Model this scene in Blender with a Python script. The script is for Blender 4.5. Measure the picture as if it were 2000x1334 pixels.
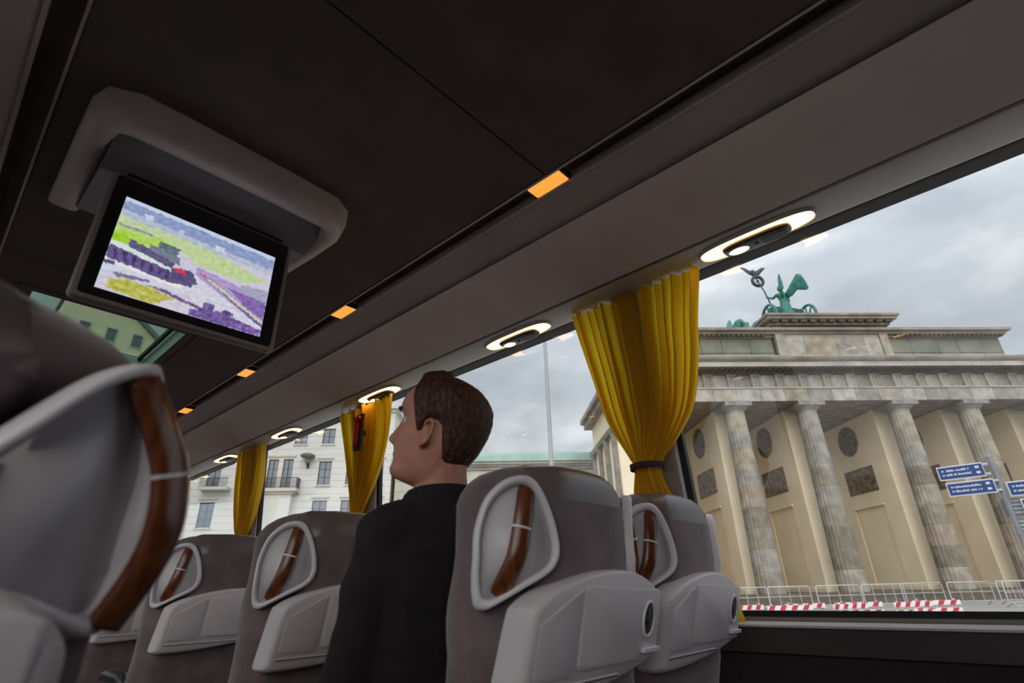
import bpy, bmesh, math, random
from math import sin, cos, pi, radians, tan, sqrt, exp, atan2
from mathutils import Vector, Matrix, noise as mnoise

# ------------------------------------------------------------------ scene
for o in list(bpy.data.objects):
    bpy.data.objects.remove(o, do_unlink=True)
SC = bpy.context.scene
COL = SC.collection
random.seed(7)

# camera: 18.6 mm on full frame, seated eye height, looking up to the right
cam_data = bpy.data.cameras.new('camera')
cam = bpy.data.objects.new('camera', cam_data)
COL.objects.link(cam)
cam_data.sensor_width = 36.0
cam_data.lens = 1032.94 / 2000 * 36.0
cam_data.clip_start = 0.02
cam_data.clip_end = 2000
yaw, pitch, roll = radians(47.91), radians(25.17), radians(-1.48)
F = Vector((sin(yaw)*cos(pitch), cos(yaw)*cos(pitch), sin(pitch)))
R0 = Vector((cos(yaw), -sin(yaw), 0))
U0 = R0.cross(F)
R1 = R0*cos(roll) + U0*sin(roll)
U1 = R1.cross(F)
cam.matrix_world = Matrix(((R1.x, U1.x, -F.x, 0), (R1.y, U1.y, -F.y, 0), (R1.z, U1.z, -F.z, 0.9), (0, 0, 0, 1)))
cam_data.dof.use_dof = True
cam_data.dof.focus_distance = 2.6
cam_data.dof.aperture_fstop = 4.0
SC.camera = cam

SC.view_settings.view_transform = 'Standard'
SC.view_settings.look = 'None'
SC.view_settings.gamma = 1.0
SC.view_settings.use_curve_mapping = False
SC.view_settings.exposure = 0.0

# overcast sky
world = bpy.data.worlds.new('overcast_sky')
SC.world = world
world.use_nodes = True
wn, wl = world.node_tree.nodes, world.node_tree.links
wn.clear()
w_out = wn.new('ShaderNodeOutputWorld')
w_bg = wn.new('ShaderNodeBackground')
w_tc = wn.new('ShaderNodeTexCoord')
w_map = wn.new('ShaderNodeMapping')
w_map.inputs['Scale'].default_value = (1.0, 1.0, 2.2)
w_map.inputs['Location'].default_value = (0.35, 0.1, 0.0)
w_n1 = wn.new('ShaderNodeTexNoise')
w_n1.inputs['Scale'].default_value = 4.2
w_n1.inputs['Detail'].default_value = 7
w_n1.inputs['Roughness'].default_value = 0.52
w_n1.inputs['Distortion'].default_value = 0.25
w_cr = wn.new('ShaderNodeValToRGB')
e = w_cr.color_ramp.elements
e[0].position = 0.32; e[0].color = (0.46, 0.505, 0.565, 1)
e[1].position = 0.70; e[1].color = (0.86, 0.885, 0.91, 1)
m_ = w_cr.color_ramp.elements.new(0.50); m_.color = (0.58, 0.63, 0.69, 1)
wl.new(w_tc.outputs['Generated'], w_map.inputs['Vector'])
wl.new(w_map.outputs['Vector'], w_n1.inputs['Vector'])
wl.new(w_n1.outputs['Fac'], w_cr.inputs['Fac'])
wl.new(w_cr.outputs['Color'], w_bg.inputs['Color'])
# an overcast dome brightens steadily towards the zenith
w_sep = wn.new('ShaderNodeSeparateXYZ')
w_zen = wn.new('ShaderNodeMapRange')
w_zen.interpolation_type = 'SMOOTHSTEP'
w_zen.inputs['From Min'].default_value = 0.25; w_zen.inputs['From Max'].default_value = 1.0
w_zen.inputs['To Min'].default_value = 0.98; w_zen.inputs['To Max'].default_value = 2.4
wl.new(w_tc.outputs['Generated'], w_sep.inputs['Vector'])
wl.new(w_sep.outputs['Z'], w_zen.inputs['Value'])
wl.new(w_zen.outputs['Result'], w_bg.inputs['Strength'])
wl.new(w_bg.outputs['Background'], w_out.inputs['Surface'])

# the sun, widely diffused by the cloud cover, from behind the coach
sun_d = bpy.data.lights.new('sun', 'SUN')
sun_d.energy = 2.3
sun_d.angle = radians(70)
sun_d.color = (1.0, 0.965, 0.91)
sun = bpy.data.objects.new('sun', sun_d)
COL.objects.link(sun)
sun.rotation_euler = Vector((0.62, 0.50, -0.62)).to_track_quat('-Z', 'Y').to_euler()

# ------------------------------------------------------------------ materials
def mat(name, col, rough=0.6, metal=0.0, spec=0.5, var=0.0, vscale=20.0, bump=0.0, bscale=200.0, sheen=0.0, coord='Object', col2=None):
    m = bpy.data.materials.new(name)
    m.use_nodes = True
    nt = m.node_tree
    b = nt.nodes['Principled BSDF']
    b.inputs['Base Color'].default_value = (*col, 1)
    b.inputs['Roughness'].default_value = rough
    b.inputs['Metallic'].default_value = metal
    b.inputs['Specular IOR Level'].default_value = spec
    if sheen:
        b.inputs['Sheen Weight'].default_value = sheen
        b.inputs['Sheen Roughness'].default_value = 0.5
    tc = nt.nodes.new('ShaderNodeTexCoord')
    if var or col2:
        n = nt.nodes.new('ShaderNodeTexNoise')
        n.inputs['Scale'].default_value = vscale
        n.inputs['Detail'].default_value = 5
        nt.links.new(tc.outputs[coord], n.inputs['Vector'])
        cr = nt.nodes.new('ShaderNodeValToRGB')
        c2 = col2 if col2 else tuple(min(1, c*(1+var)) for c in col)
        c1 = col if col2 else tuple(c*(1-var) for c in col)
        cr.color_ramp.elements[0].position = 0.33; cr.color_ramp.elements[0].color = (*c1, 1)
        cr.color_ramp.elements[1].position = 0.67; cr.color_ramp.elements[1].color = (*c2, 1)
        nt.links.new(n.outputs['Fac'], cr.inputs['Fac'])
        nt.links.new(cr.outputs['Color'], b.inputs['Base Color'])
    if bump:
        n2 = nt.nodes.new('ShaderNodeTexNoise')
        n2.inputs['Scale'].default_value = bscale
        n2.inputs['Detail'].default_value = 3
        nt.links.new(tc.outputs[coord], n2.inputs['Vector'])
        bp = nt.nodes.new('ShaderNodeBump')
        bp.inputs['Strength'].default_value = bump
        bp.inputs['Distance'].default_value = 0.002
        nt.links.new(n2.outputs['Fac'], bp.inputs['Height'])
        nt.links.new(bp.outputs['Normal'], b.inputs['Normal'])
    return m

def emit(name, col, strength):
    m = bpy.data.materials.new(name)
    m.use_nodes = True
    b = m.node_tree.nodes['Principled BSDF']
    b.inputs['Base Color'].default_value = (*col, 1)
    b.inputs['Emission Color'].default_value = (*col, 1)
    b.inputs['Emission Strength'].default_value = strength
    return m

def glass_mat(name, tint, refl_rough=0.0, ior=1.45):
    m = bpy.data.materials.new(name)
    m.use_nodes = True
    nt = m.node_tree
    nt.nodes.clear()
    out = nt.nodes.new('ShaderNodeOutputMaterial')
    tr = nt.nodes.new('ShaderNodeBsdfTransparent')
    tr.inputs['Color'].default_value = (*tint, 1)
    gl = nt.nodes.new('ShaderNodeBsdfGlossy')
    gl.inputs['Roughness'].default_value = refl_rough
    fr = nt.nodes.new('ShaderNodeFresnel')
    # same reflectance on both faces of the thin pane
    ge = nt.nodes.new('ShaderNodeNewGeometry')
    mr = nt.nodes.new('ShaderNodeMapRange')
    mr.inputs['To Min'].default_value = ior; mr.inputs['To Max'].default_value = 1/ior
    nt.links.new(ge.outputs['Backfacing'], mr.inputs['Value'])
    nt.links.new(mr.outputs['Result'], fr.inputs['IOR'])
    mx = nt.nodes.new('ShaderNodeMixShader')
    nt.links.new(fr.outputs['Fac'], mx.inputs['Fac'])
    nt.links.new(tr.outputs[0], mx.inputs[1])
    nt.links.new(gl.outputs[0], mx.inputs[2])
    nt.links.new(mx.outputs[0], out.inputs['Surface'])
    return m

M = {}
M['ceiling'] = mat('dark_ceiling_trim', (0.105, 0.072, 0.07), 0.85, var=0.12, vscale=6, bump=0.1, bscale=600)
M['band'] = mat('grey_rack_band', (0.46, 0.385, 0.375), 0.35, var=0.08, vscale=4)
M['panel'] = mat('warm_grey_rack_panel', (0.78, 0.63, 0.595), 0.7, var=0.05, vscale=5, bump=0.05, bscale=500)
M['seal'] = mat('black_rubber', (0.012, 0.011, 0.012), 0.6)
M['service'] = mat('grey_service_panel', (0.58, 0.54, 0.51), 0.3, var=0.05, vscale=6)
M['sidewall'] = mat('dark_brown_wall_panel', (0.06, 0.048, 0.048), 0.6, var=0.15, vscale=3)
M['carpetwall'] = mat('black_brown_wall_carpet', (0.032, 0.024, 0.026), 0.95, var=0.2, vscale=40, bump=0.2)
M['ledge'] = mat('grey_sill_ledge', (0.85, 0.85, 0.87), 0.4)
M['floor'] = mat('dark_floor_covering', (0.05, 0.045, 0.045), 0.8, var=0.2, vscale=60)
M['pillar'] = mat('taupe_window_pillar', (0.30, 0.25, 0.22), 0.6, var=0.05)
M['glass'] = glass_mat('window_glass', (0.975, 0.98, 0.978))
M['hatchglass'] = glass_mat('green_tinted_hatch_glass', (0.52, 0.62, 0.55))
M['amber'] = emit('amber_lamp', (1.0, 0.33, 0.045), 1.15)
M['warm'] = emit('warm_reading_lamp', (1.0, 0.54, 0.16), 7.0)
M['spot'] = emit('reading_spot', (1.0, 0.80, 0.74), 1.5)
M['capsule'] = mat('dark_lamp_capsule', (0.05, 0.04, 0.05), 0.15, spec=0.8)
M['fabric'] = mat('charcoal_plum_plush', (0.165, 0.118, 0.128), 0.95, var=0.22, vscale=14, bump=0.25, bscale=900, sheen=0.35)
M['leather'] = mat('brown_grey_headrest_leather', (0.16, 0.125, 0.125), 0.32, var=0.08, vscale=12, bump=0.06, bscale=300)
M['shell'] = mat('light_grey_seat_plastic', (0.66, 0.605, 0.625), 0.45, var=0.04, vscale=9, bump=0.06, bscale=900)
M['rim'] = mat('pale_grey_rim_plastic', (0.82, 0.78, 0.82), 0.32)
M['recess'] = mat('grey_recess_plastic', (0.74, 0.71, 0.74), 0.4)
M['darkplastic'] = mat('dark_grey_plastic', (0.035, 0.034, 0.036), 0.4)
M['chrome'] = mat('brushed_metal', (0.6, 0.6, 0.6), 0.3, metal=1.0)
M['housing'] = mat('mauve_grey_housing', (0.62, 0.48, 0.475), 0.45, var=0.04)
M['housing_in'] = mat('dark_housing_inside', (0.22, 0.19, 0.215), 0.4)
M['bezel'] = mat('black_bezel', (0.016, 0.014, 0.018), 0.35)
M['tvframe'] = mat('taupe_monitor_frame', (0.3, 0.24, 0.22), 0.45)
M['red'] = mat('red_plastic', (0.55, 0.012, 0.012), 0.35)
M['skin'] = mat('skin', (0.62, 0.275, 0.19), 0.5, var=0.10, vscale=25, bump=0.05, bscale=400)
M['sweater'] = mat('black_knit', (0.016, 0.0125, 0.0145), 0.95, var=0.2, vscale=30, bump=0.3, bscale=700)
M['trousers'] = mat('dark_blue_denim', (0.03, 0.035, 0.06), 0.9, var=0.2, vscale=60)
M['shoe'] = mat('black_shoe_leather', (0.02, 0.02, 0.02), 0.4)
M['eye'] = mat('eye_white', (0.7, 0.68, 0.65), 0.2)
M['iris'] = mat('dark_iris', (0.03, 0.025, 0.02), 0.2)
M['brow'] = mat('brown_eyebrow', (0.05, 0.024, 0.015), 0.9)
M['steel'] = mat('galvanised_steel', (0.46, 0.48, 0.50), 0.45, metal=0.4)
M['pole'] = mat('grey_painted_pole', (0.38, 0.39, 0.40), 0.5)
M['redpaint'] = mat('red_reflective', (0.50, 0.03, 0.05), 0.5)
M['whitepaint'] = mat('white_reflective', (0.72, 0.72, 0.73), 0.5)
M['signblue'] = mat('blue_sign_face', (0.012, 0.045, 0.19), 0.45)
M['signwhite'] = mat('white_sign_print', (0.62, 0.64, 0.68), 0.5)
M['signgrey'] = mat('grey_sign_back', (0.20, 0.21, 0.23), 0.5, var=0.15, vscale=6)
M['bronze'] = mat('green_bronze_patina', (0.05, 0.21, 0.17), 0.7, var=0.3, vscale=3)
M['bronzedark'] = mat('dark_bronze', (0.045, 0.055, 0.07), 0.6)
M['copper'] = mat('pale_green_copper_roof', (0.36, 0.52, 0.46), 0.7, var=0.12, vscale=0.8)
M['plaza'] = mat('grey_paving', (0.30, 0.28, 0.255), 0.9, var=0.12, vscale=0.6)
M['asphalt'] = mat('dark_asphalt', (0.07, 0.07, 0.07), 0.9, var=0.2, vscale=2)
M['plaster'] = mat('cream_plaster', (0.84, 0.72, 0.53), 0.85, var=0.05, vscale=0.5)
M['relief'] = mat('dark_weathered_relief_stone', (0.2, 0.155, 0.105), 0.9, var=0.45, vscale=2.2, bump=0.6, bscale=5)
M['mossy'] = mat('green_grey_weathered_stone', (0.2, 0.205, 0.16), 0.95, var=0.25, vscale=0.5)
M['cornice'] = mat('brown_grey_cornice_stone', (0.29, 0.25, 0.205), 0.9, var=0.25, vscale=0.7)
M['cornicelit'] = mat('lit_cornice_stone', (0.4, 0.38, 0.345), 0.9, var=0.2, vscale=0.8)  # paler, lit copy of the cornice stone: light put into the colour
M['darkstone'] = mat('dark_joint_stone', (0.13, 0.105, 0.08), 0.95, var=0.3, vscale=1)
M['lime'] = mat('pale_limestone', (0.66, 0.65, 0.61), 0.85, var=0.06, vscale=0.35)
M['limetrim'] = mat('limestone_trim', (0.58, 0.56, 0.5), 0.85, var=0.06, vscale=0.6)
M['frame'] = mat('dark_grey_window_frame', (0.06, 0.07, 0.085), 0.5)
M['pane'] = mat('blue_grey_window_pane', (0.09, 0.125, 0.17), 0.12, spec=0.9)
M['iron'] = mat('black_iron', (0.035, 0.037, 0.04), 0.5)
# stone blocks in several individual tones
STONES = []
for k, c in enumerate([(0.40, 0.355, 0.285), (0.47, 0.43, 0.36), (0.31, 0.275, 0.22), (0.43, 0.37, 0.285), (0.36, 0.335, 0.295), (0.49, 0.46, 0.41), (0.26, 0.225, 0.18), (0.40, 0.325, 0.265)]):
    STONES.append(mat('sandstone_block', tuple(q*.80 for q in c), 0.95, var=0.28, vscale=1.3, bump=0.4, bscale=14))
WINGST = [mat('wing_sandstone', c, 0.95, var=0.1, vscale=1.0) for c in [(0.50, 0.475, 0.39), (0.44, 0.42, 0.35), (0.54, 0.51, 0.43)]]

# wood with a grain along Z
def wood_mat():
    m = mat('red_brown_wood', (0.20, 0.055, 0.02), 0.22, spec=0.6)
    nt = m.node_tree
    b = nt.nodes['Principled BSDF']
    tc = nt.nodes.new('ShaderNodeTexCoord')
    mp = nt.nodes.new('ShaderNodeMapping'); mp.inputs['Scale'].default_value = (60, 60, 4)
    n = nt.nodes.new('ShaderNodeTexNoise'); n.inputs['Scale'].default_value = 1.6; n.inputs['Detail'].default_value = 4
    cr = nt.nodes.new('ShaderNodeValToRGB')
    cr.color_ramp.elements[0].position = 0.3; cr.color_ramp.elements[0].color = (0.085, 0.022, 0.008, 1)
    cr.color_ramp.elements[1].position = 0.75; cr.color_ramp.elements[1].color = (0.26, 0.078, 0.026, 1)
    nt.links.new(tc.outputs['Object'], mp.inputs['Vector']); nt.links.new(mp.outputs['Vector'], n.inputs['Vector'])
    nt.links.new(n.outputs['Fac'], cr.inputs['Fac']); nt.links.new(cr.outputs['Color'], b.inputs['Base Color'])
    return m
M['wood'] = wood_mat()

# hair: fine streaks
def hair_mat():
    m = mat('short_brown_hair', (0.05, 0.02, 0.012), 0.6, spec=0.35)
    nt = m.node_tree
    b = nt.nodes['Principled BSDF']
    tc = nt.nodes.new('ShaderNodeTexCoord')
    mp = nt.nodes.new('ShaderNodeMapping'); mp.inputs['Scale'].default_value = (190, 110, 70)
    n = nt.nodes.new('ShaderNodeTexNoise'); n.inputs['Scale'].default_value = 1.0; n.inputs['Detail'].default_value = 5
    cr = nt.nodes.new('ShaderNodeValToRGB')
    cr.color_ramp.elements[0].position = 0.35; cr.color_ramp.elements[0].color = (0.030, 0.012, 0.008, 1)
    cr.color_ramp.elements[1].position = 0.7; cr.color_ramp.elements[1].color = (0.15, 0.060, 0.032, 1)
    nt.links.new(tc.outputs['Object'], mp.inputs['Vector']); nt.links.new(mp.outputs['Vector'], n.inputs['Vector'])
    nt.links.new(n.outputs['Fac'], cr.inputs['Fac']); nt.links.new(cr.outputs['Color'], b.inputs['Base Color'])
    bp = nt.nodes.new('ShaderNodeBump'); bp.inputs['Strength'].default_value = 0.8; bp.inputs['Distance'].default_value = 0.004
    nt.links.new(n.outputs['Fac'], bp.inputs['Height']); nt.links.new(bp.outputs['Normal'], b.inputs['Normal'])
    return m
M['hair'] = hair_mat()

def cloth_mat():
    m = bpy.data.materials.new('golden_curtain_cloth')
    m.use_nodes = True
    nt = m.node_tree
    nt.nodes.clear()
    out = nt.nodes.new('ShaderNodeOutputMaterial')
    d = nt.nodes.new('ShaderNodeBsdfPrincipled')
    d.inputs['Base Color'].default_value = (0.95, 0.55, 0.03, 1)
    d.inputs['Roughness'].default_value = 0.5
    d.inputs['Sheen Weight'].default_value = 0.2
    t = nt.nodes.new('ShaderNodeBsdfTranslucent')
    t.inputs['Color'].default_value = (1.0, 0.80, 0.03, 1)
    mx = nt.nodes.new('ShaderNodeMixShader'); mx.inputs['Fac'].default_value = 0.52
    tc = nt.nodes.new('ShaderNodeTexCoord')
    n = nt.nodes.new('ShaderNodeTexNoise'); n.inputs['Scale'].default_value = 500
    bp = nt.nodes.new('ShaderNodeBump'); bp.inputs['Strength'].default_value = 0.15; bp.inputs['Distance'].default_value = 0.001
    nt.links.new(tc.outputs['Object'], n.inputs['Vector'])
    nt.links.new(n.outputs['Fac'], bp.inputs['Height'])
    nt.links.new(bp.outputs['Normal'], d.inputs['Normal'])
    nt.links.new(d.outputs[0], mx.inputs[1]); nt.links.new(t.outputs[0], mx.inputs[2])
    nt.links.new(mx.outputs[0], out.inputs['Surface'])
    return m
M['curtain'] = cloth_mat()
M['tie'] = mat('dark_plum_tie_band', (0.055, 0.03, 0.035), 0.8)

# picture on the monitor: vertex colours emitted by the lit screen
def screen_mat():
    m = bpy.data.materials.new('lit_screen')
    m.use_nodes = True
    nt = m.node_tree
    b = nt.nodes['Principled BSDF']
    a = nt.nodes.new('ShaderNodeVertexColor'); a.layer_name = 'picture'
    b.inputs['Base Color'].default_value = (0.02, 0.02, 0.02, 1)
    b.inputs['Roughness'].default_value = 0.25
    nt.links.new(a.outputs['Color'], b.inputs['Emission Color'])
    b.inputs['Emission Strength'].default_value = 0.95
    return m
M['screen'] = screen_mat()

# ------------------------------------------------------------------ mesh helpers
class MB:
    def __init__(s):
        s.v = []; s.f = []
    def add(s, vs, fs):
        n = len(s.v)
        s.v += [tuple(p) for p in vs]
        s.f += [tuple(i+n for i in f) for f in fs]
        return s
    def box(s, x0, x1, y0, y1, z0, z1):
        if x0 > x1: x0, x1 = x1, x0
        if y0 > y1: y0, y1 = y1, y0
        if z0 > z1: z0, z1 = z1, z0
        return s.add([(x0, y0, z0), (x1, y0, z0), (x1, y1, z0), (x0, y1, z0), (x0, y0, z1), (x1, y0, z1), (x1, y1, z1), (x0, y1, z1)],
                     [(0, 3, 2, 1), (4, 5, 6, 7), (0, 1, 5, 4), (1, 2, 6, 5), (2, 3, 7, 6), (3, 0, 4, 7)])
    def loft(s, secs, cap=True, close=True):
        n = len(secs[0]); vs = [p for sec in secs for p in sec]; fs = []
        for i in range(len(secs)-1):
            for j in range(n if close else n-1):
                k = (j+1) % n
                fs.append((i*n+j, i*n+k, (i+1)*n+k, (i+1)*n+j))
        if cap and close:
            fs.append(tuple(range(n-1, -1, -1)))
            fs.append(tuple((len(secs)-1)*n+j for j in range(n)))
        return s.add(vs, fs)
    def tube(s, pts, r, n=10, cap=True, closed=False, flat=1.0, upv=None):
        pts = [Vector(p) for p in pts]
        rs = r if isinstance(r, (list, tuple)) else [r]*len(pts)
        secs = []; prev = None
        for i, p in enumerate(pts):
            if closed:
                t = pts[(i+1) % len(pts)] - pts[i-1]
            else:
                t = pts[min(i+1, len(pts)-1)] - pts[max(i-1, 0)]
            t.normalize()
            if prev is None:
                a = Vector(upv) if upv else (Vector((0, 0, 1)) if abs(t.z) < 0.9 else Vector((1, 0, 0)))
            else:
                a = prev
            a = (a - t*a.dot(t)); a.normalize(); prev = a
            b = t.cross(a)
            secs.append([p + a*(rs[i]*cos(2*pi*k/n)) + b*(rs[i]*flat*sin(2*pi*k/n)) for k in range(n)])
        if closed:
            secs.append(secs[0])
            return s.loft(secs, cap=False)
        return s.loft(secs, cap=cap)
    def lathe(s, prof, n=24, c=(0, 0, 0), cap=True):
        return s.loft([[(c[0]+r*cos(2*pi*k/n), c[1]+r*sin(2*pi*k/n), c[2]+z) for k in range(n)] for r, z in prof], cap=cap)
    def prism(s, poly, fn, d0, d1):
        # poly: list of 2-D points; fn(a, b, d) -> 3-D
        return s.loft([[fn(a, b, d0) for a, b in poly], [fn(a, b, d1) for a, b in poly]])
    def ellipsoid(s, c, r, n=16, m=10, rot=None):
        secs = []
        for i in range(m+1):
            th = -pi/2 + pi*i/m
            th = max(-pi/2+0.02, min(pi/2-0.02, th))
            sec = []
            for k in range(n):
                p = Vector((r[0]*cos(th)*cos(2*pi*k/n), r[1]*cos(th)*sin(2*pi*k/n), r[2]*sin(th)))
                if rot: p = rot @ p
                sec.append(p + Vector(c))
            secs.append(sec)
        return s.loft(secs)
    def grid(s, rows):
        n = len(rows[0]); vs = [p for r_ in rows for p in r_]
        fs = [(i*n+j, i*n+j+1, (i+1)*n+j+1, (i+1)*n+j) for i in range(len(rows)-1) for j in range(n-1)]
        return s.add(vs, fs)
    def mesh(s, name, bevel=0.0, segs=2, smooth=False, angle=None):
        me = bpy.data.meshes.new(name)
        me.from_pydata(s.v, [], s.f)
        bm = bmesh.new(); bm.from_mesh(me)
        bmesh.ops.recalc_face_normals(bm, faces=bm.faces)
        if bevel:
            es = [e for e in bm.edges if len(e.link_faces) == 2 and e.calc_face_angle(0) > 0.6]
            bmesh.ops.bevel(bm, geom=es, offset=bevel, segments=segs, affect='EDGES', profile=0.5)
        if smooth or angle:
            for f_ in bm.faces: f_.smooth = True
            if angle:
                for e_ in bm.edges:
                    if len(e_.link_faces) == 2 and e_.calc_face_angle(0) > angle: e_.smooth = False
        bm.to_mesh(me); bm.free()
        return me

def obj(name, me, material, parent=None, label=None, kind=None):
    if isinstance(me, MB): me = me.mesh(name)
    o = bpy.data.objects.new(name, me)
    COL.objects.link(o)
    if material is not None:
        if len(me.materials) == 0: me.materials.append(material)
        elif me.materials[0] != material:
            o.material_slots[0].link = 'OBJECT'; o.material_slots[0].material = material
    if parent: o.parent = parent
    if label: o['label'] = label
    if kind: o['kind'] = kind
    return o

def thing(name, label, cat, loc=(0, 0, 0), rz=0.0, group=None):
    o = bpy.data.objects.new(name, None)
    o.empty_display_size = 0.1
    COL.objects.link(o)
    o.location = loc; o.rotation_euler = (0, 0, rz)
    o['label'] = label; o['category'] = cat
    if group: o['group'] = group
    return o

def tag(o, label, cat, group=None):
    o['label'] = label; o['category'] = cat
    if group: o['group'] = group
    return o

def struct(name, me, material, label=None):
    o = obj(name, me, material, None, label)
    o['kind'] = 'structure'
    return o

KIDS = {}
def copy_tree(o, parent=None):
    c = o.copy(); COL.objects.link(c)
    if parent: c.parent = parent
    for ch in list(o.children): copy_tree(ch, c)
    return c

def interp(tab, x):
    if x <= tab[0][0]: return tab[0][1]
    for (a, b), (c, d) in zip(tab, tab[1:]):
        if x <= c: return b + (d-b)*(x-a)/(c-a)
    return tab[-1][1]
def sinterp(tab, x):
    # smooth (Catmull-Rom) interpolation of a table
    n = len(tab)
    if x <= tab[0][0]: return tab[0][1]
    if x >= tab[-1][0]: return tab[-1][1]
    for i in range(n-1):
        if x <= tab[i+1][0]:
            x0, y0 = tab[i]; x1, y1 = tab[i+1]; h = x1-x0; t = (x-x0)/h
            m0 = (y1-tab[i-1][1])/(x1-tab[i-1][0]) if i > 0 else (y1-y0)/h
            m1 = (tab[i+2][1]-y0)/(tab[i+2][0]-x0) if i < n-2 else (y1-y0)/h
            return (2*t**3-3*t*t+1)*y0 + (t**3-2*t*t+t)*h*m0 + (-2*t**3+3*t*t)*y1 + (t**3-t*t)*h*m1

def catmull(pts, closed=True, k=6):
    out = []; n = len(pts)
    for i in range(n if closed else n-1):
        p0, p1, p2, p3 = [Vector(pts[j % n]) if closed else Vector(pts[max(0, min(n-1, j))]) for j in (i-1, i, i+1, i+2)]
        for q in range(k):
            t = q/k
            out.append(0.5*((2*p1) + (p2-p0)*t + (2*p0-5*p1+4*p2-p3)*t*t + (3*p1-p0-3*p2+p3)*t**3))
    if not closed: out.append(Vector(pts[-1]))
    return out

# right-hand glass leans inwards at the top
def GX(z): return 1.69 + 0.0875*(1.94-z)
YB, YF = -1.9, 8.2        # rear and front end of the modelled saloon
CX = 0.493                # centre line of the ceiling


# ------------------------------------------------------------------ the coach body
def along(poly, y0, y1):
    return MB().prism(poly, lambda a, b, d: (a, d, b), y0, y1)
def mir(poly): return [(2*CX-a, b) for a, b in poly]

floor_ = struct('floor', MB().box(-0.95, 1.95, YB, YF, -0.06, 0.0), M['floor'])
HX0, HX1, HY0, HY1 = 0.06, 0.665, 2.80, 3.56     # roof hatch opening
roof = MB()
roof.box(-0.95, HX0, YB, YF, 2.15, 2.2); roof.box(HX1, 1.78, YB, YF, 2.15, 2.2)
roof.box(HX0, HX1, YB, HY0, 2.15, 2.2); roof.box(HX0, HX1, HY1, YF, 2.15, 2.2)
roof.box(1.70, 1.78, YB, YF, 1.955, 2.15); roof.box(-0.95, -0.86, YB, YF, 1.955, 2.15)
ceil = struct('ceiling', roof, M['seal'])
for y0, y1 in ((YB, 0.786), (0.791, 2.50), (3.86, YF)):
    obj('ceiling_panel', MB().box(-0.067, 1.053, y0, y1, 2.10, 2.148).mesh('ceiling_panel', 0.002, 1), M['ceiling'], ceil)
hp = MB()
hp.box(-0.067, HX0, 2.504, 3.856, 2.10, 2.148); hp.box(HX1, 1.053, 2.504, 3.856, 2.10, 2.148)
hp.box(HX0, HX1, 2.504, HY0, 2.10, 2.148); hp.box(HX0, HX1, HY1, 3.856, 2.10, 2.148)
obj('ceiling_panel', hp, M['ceiling'], ceil)
# roof hatch: pale well, dark bar, tinted pane
hatch = struct('window_6', MB().box(HX0, HX1, HY0, HY1, 2.208, 2.214), M['hatchglass'], 'tinted glass roof hatch in the dark ceiling')
wellm = mat('pale_green_hatch_well', (0.34, 0.42, 0.38), 0.5)
wl_ = MB()
wl_.box(HX0-0.004, HX0+0.004, HY0, HY1, 2.102, 2.206); wl_.box(HX1-0.004, HX1+0.004, HY0, HY1, 2.102, 2.206)
wl_.box(HX0, HX1, HY0-0.004, HY0+0.004, 2.102, 2.206); wl_.box(HX0, HX1, HY1-0.004, HY1+0.004, 2.102, 2.206)
obj('hatch_well', wl_, wellm, hatch)
obj('hatch_bar', MB().box(HX1-0.035, HX1-0.018, HY0, HY1, 2.18, 2.205), M['seal'], hatch)
hf = MB()
for a in (0.05,):
    hf.box(HX0-a, HX1+a, HY0-a, HY0-a+0.008, 2.096, 2.101); hf.box(HX0-a, HX1+a, HY1+a-0.008, HY1+a, 2.096, 2.101)
    hf.box(HX0-a, HX0-a+0.008, HY0-a, HY1+a, 2.096, 2.101); hf.box(HX1+a-0.008, HX1+a, HY0-a, HY1+a, 2.096, 2.101)
obj('hatch_trim', hf, M['ceiling'], hatch)

P_groove = [(1.053, 2.125), (1.125, 2.125), (1.125, 2.148), (1.053, 2.148)]
P_lip1 = [(1.053, 2.096), (1.060, 2.096), (1.060, 2.127), (1.053, 2.127)]
P_lip2 = [(1.116, 2.094), (1.126, 2.092), (1.126, 2.127), (1.118, 2.127)]
P_band = [(1.126, 2.098), (1.250, 2.060), (1.256, 2.075), (1.130, 2.113)]
P_panel = [(1.248, 2.050), (1.30, 2.036), (1.40, 1.998), (1.50, 1.953), (1.520, 1.944), (1.526, 1.956), (1.40, 2.014), (1.26, 2.070)]
P_gap = [(1.519, 1.957), (1.545, 1.957), (1.545, 1.985), (1.519, 1.985)]
P_serv = [(1.541, 1.946), (1.56, 1.941), (1.66, 1.938), (1.682, 1.942), (1.692, 1.952), (1.692, 1.975), (1.541, 1.975)]
PL_serv = [(-0.555, 1.946), (-0.58, 1.941), (-0.82, 1.938), (-0.86, 1.952), (-0.86, 1.975), (-0.555, 1.975)]
nt_ = 1
for side, fn in (('right', lambda p: p), ('left', mir)):
    g = struct('trim_%d' % nt_, along(fn(P_groove), YB, YF), M['ceiling'], 'dark recessed lamp channel along the ceiling edge, %s side' % side)
    obj('lip', along(fn(P_lip1), YB, YF), M['band'], g); obj('lip', along(fn(P_lip2), YB, YF), M['band'], g)
    struct('trim_%d' % (nt_+1), along(fn(P_band), YB, YF), M['band'], 'smooth grey band below the lamp channel, %s side' % side)
    o = struct('trim_%d' % (nt_+2), along(fn(P_panel), YB, YF).mesh('rack_panel', smooth=True, angle=0.5), M['panel'], 'wide warm grey sloping panel over the %s windows' % side)
    obj('shadow_gap', along(fn(P_gap), YB, YF), M['seal'], o)
    sv = P_serv if side == 'right' else PL_serv
    struct('trim_%d' % (nt_+3), along(sv, YB, YF).mesh('service_panel', smooth=True, angle=0.6), M['service'], 'narrow grey service panel with reading lamps over the %s windows' % side)
    nt_ += 4

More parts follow.
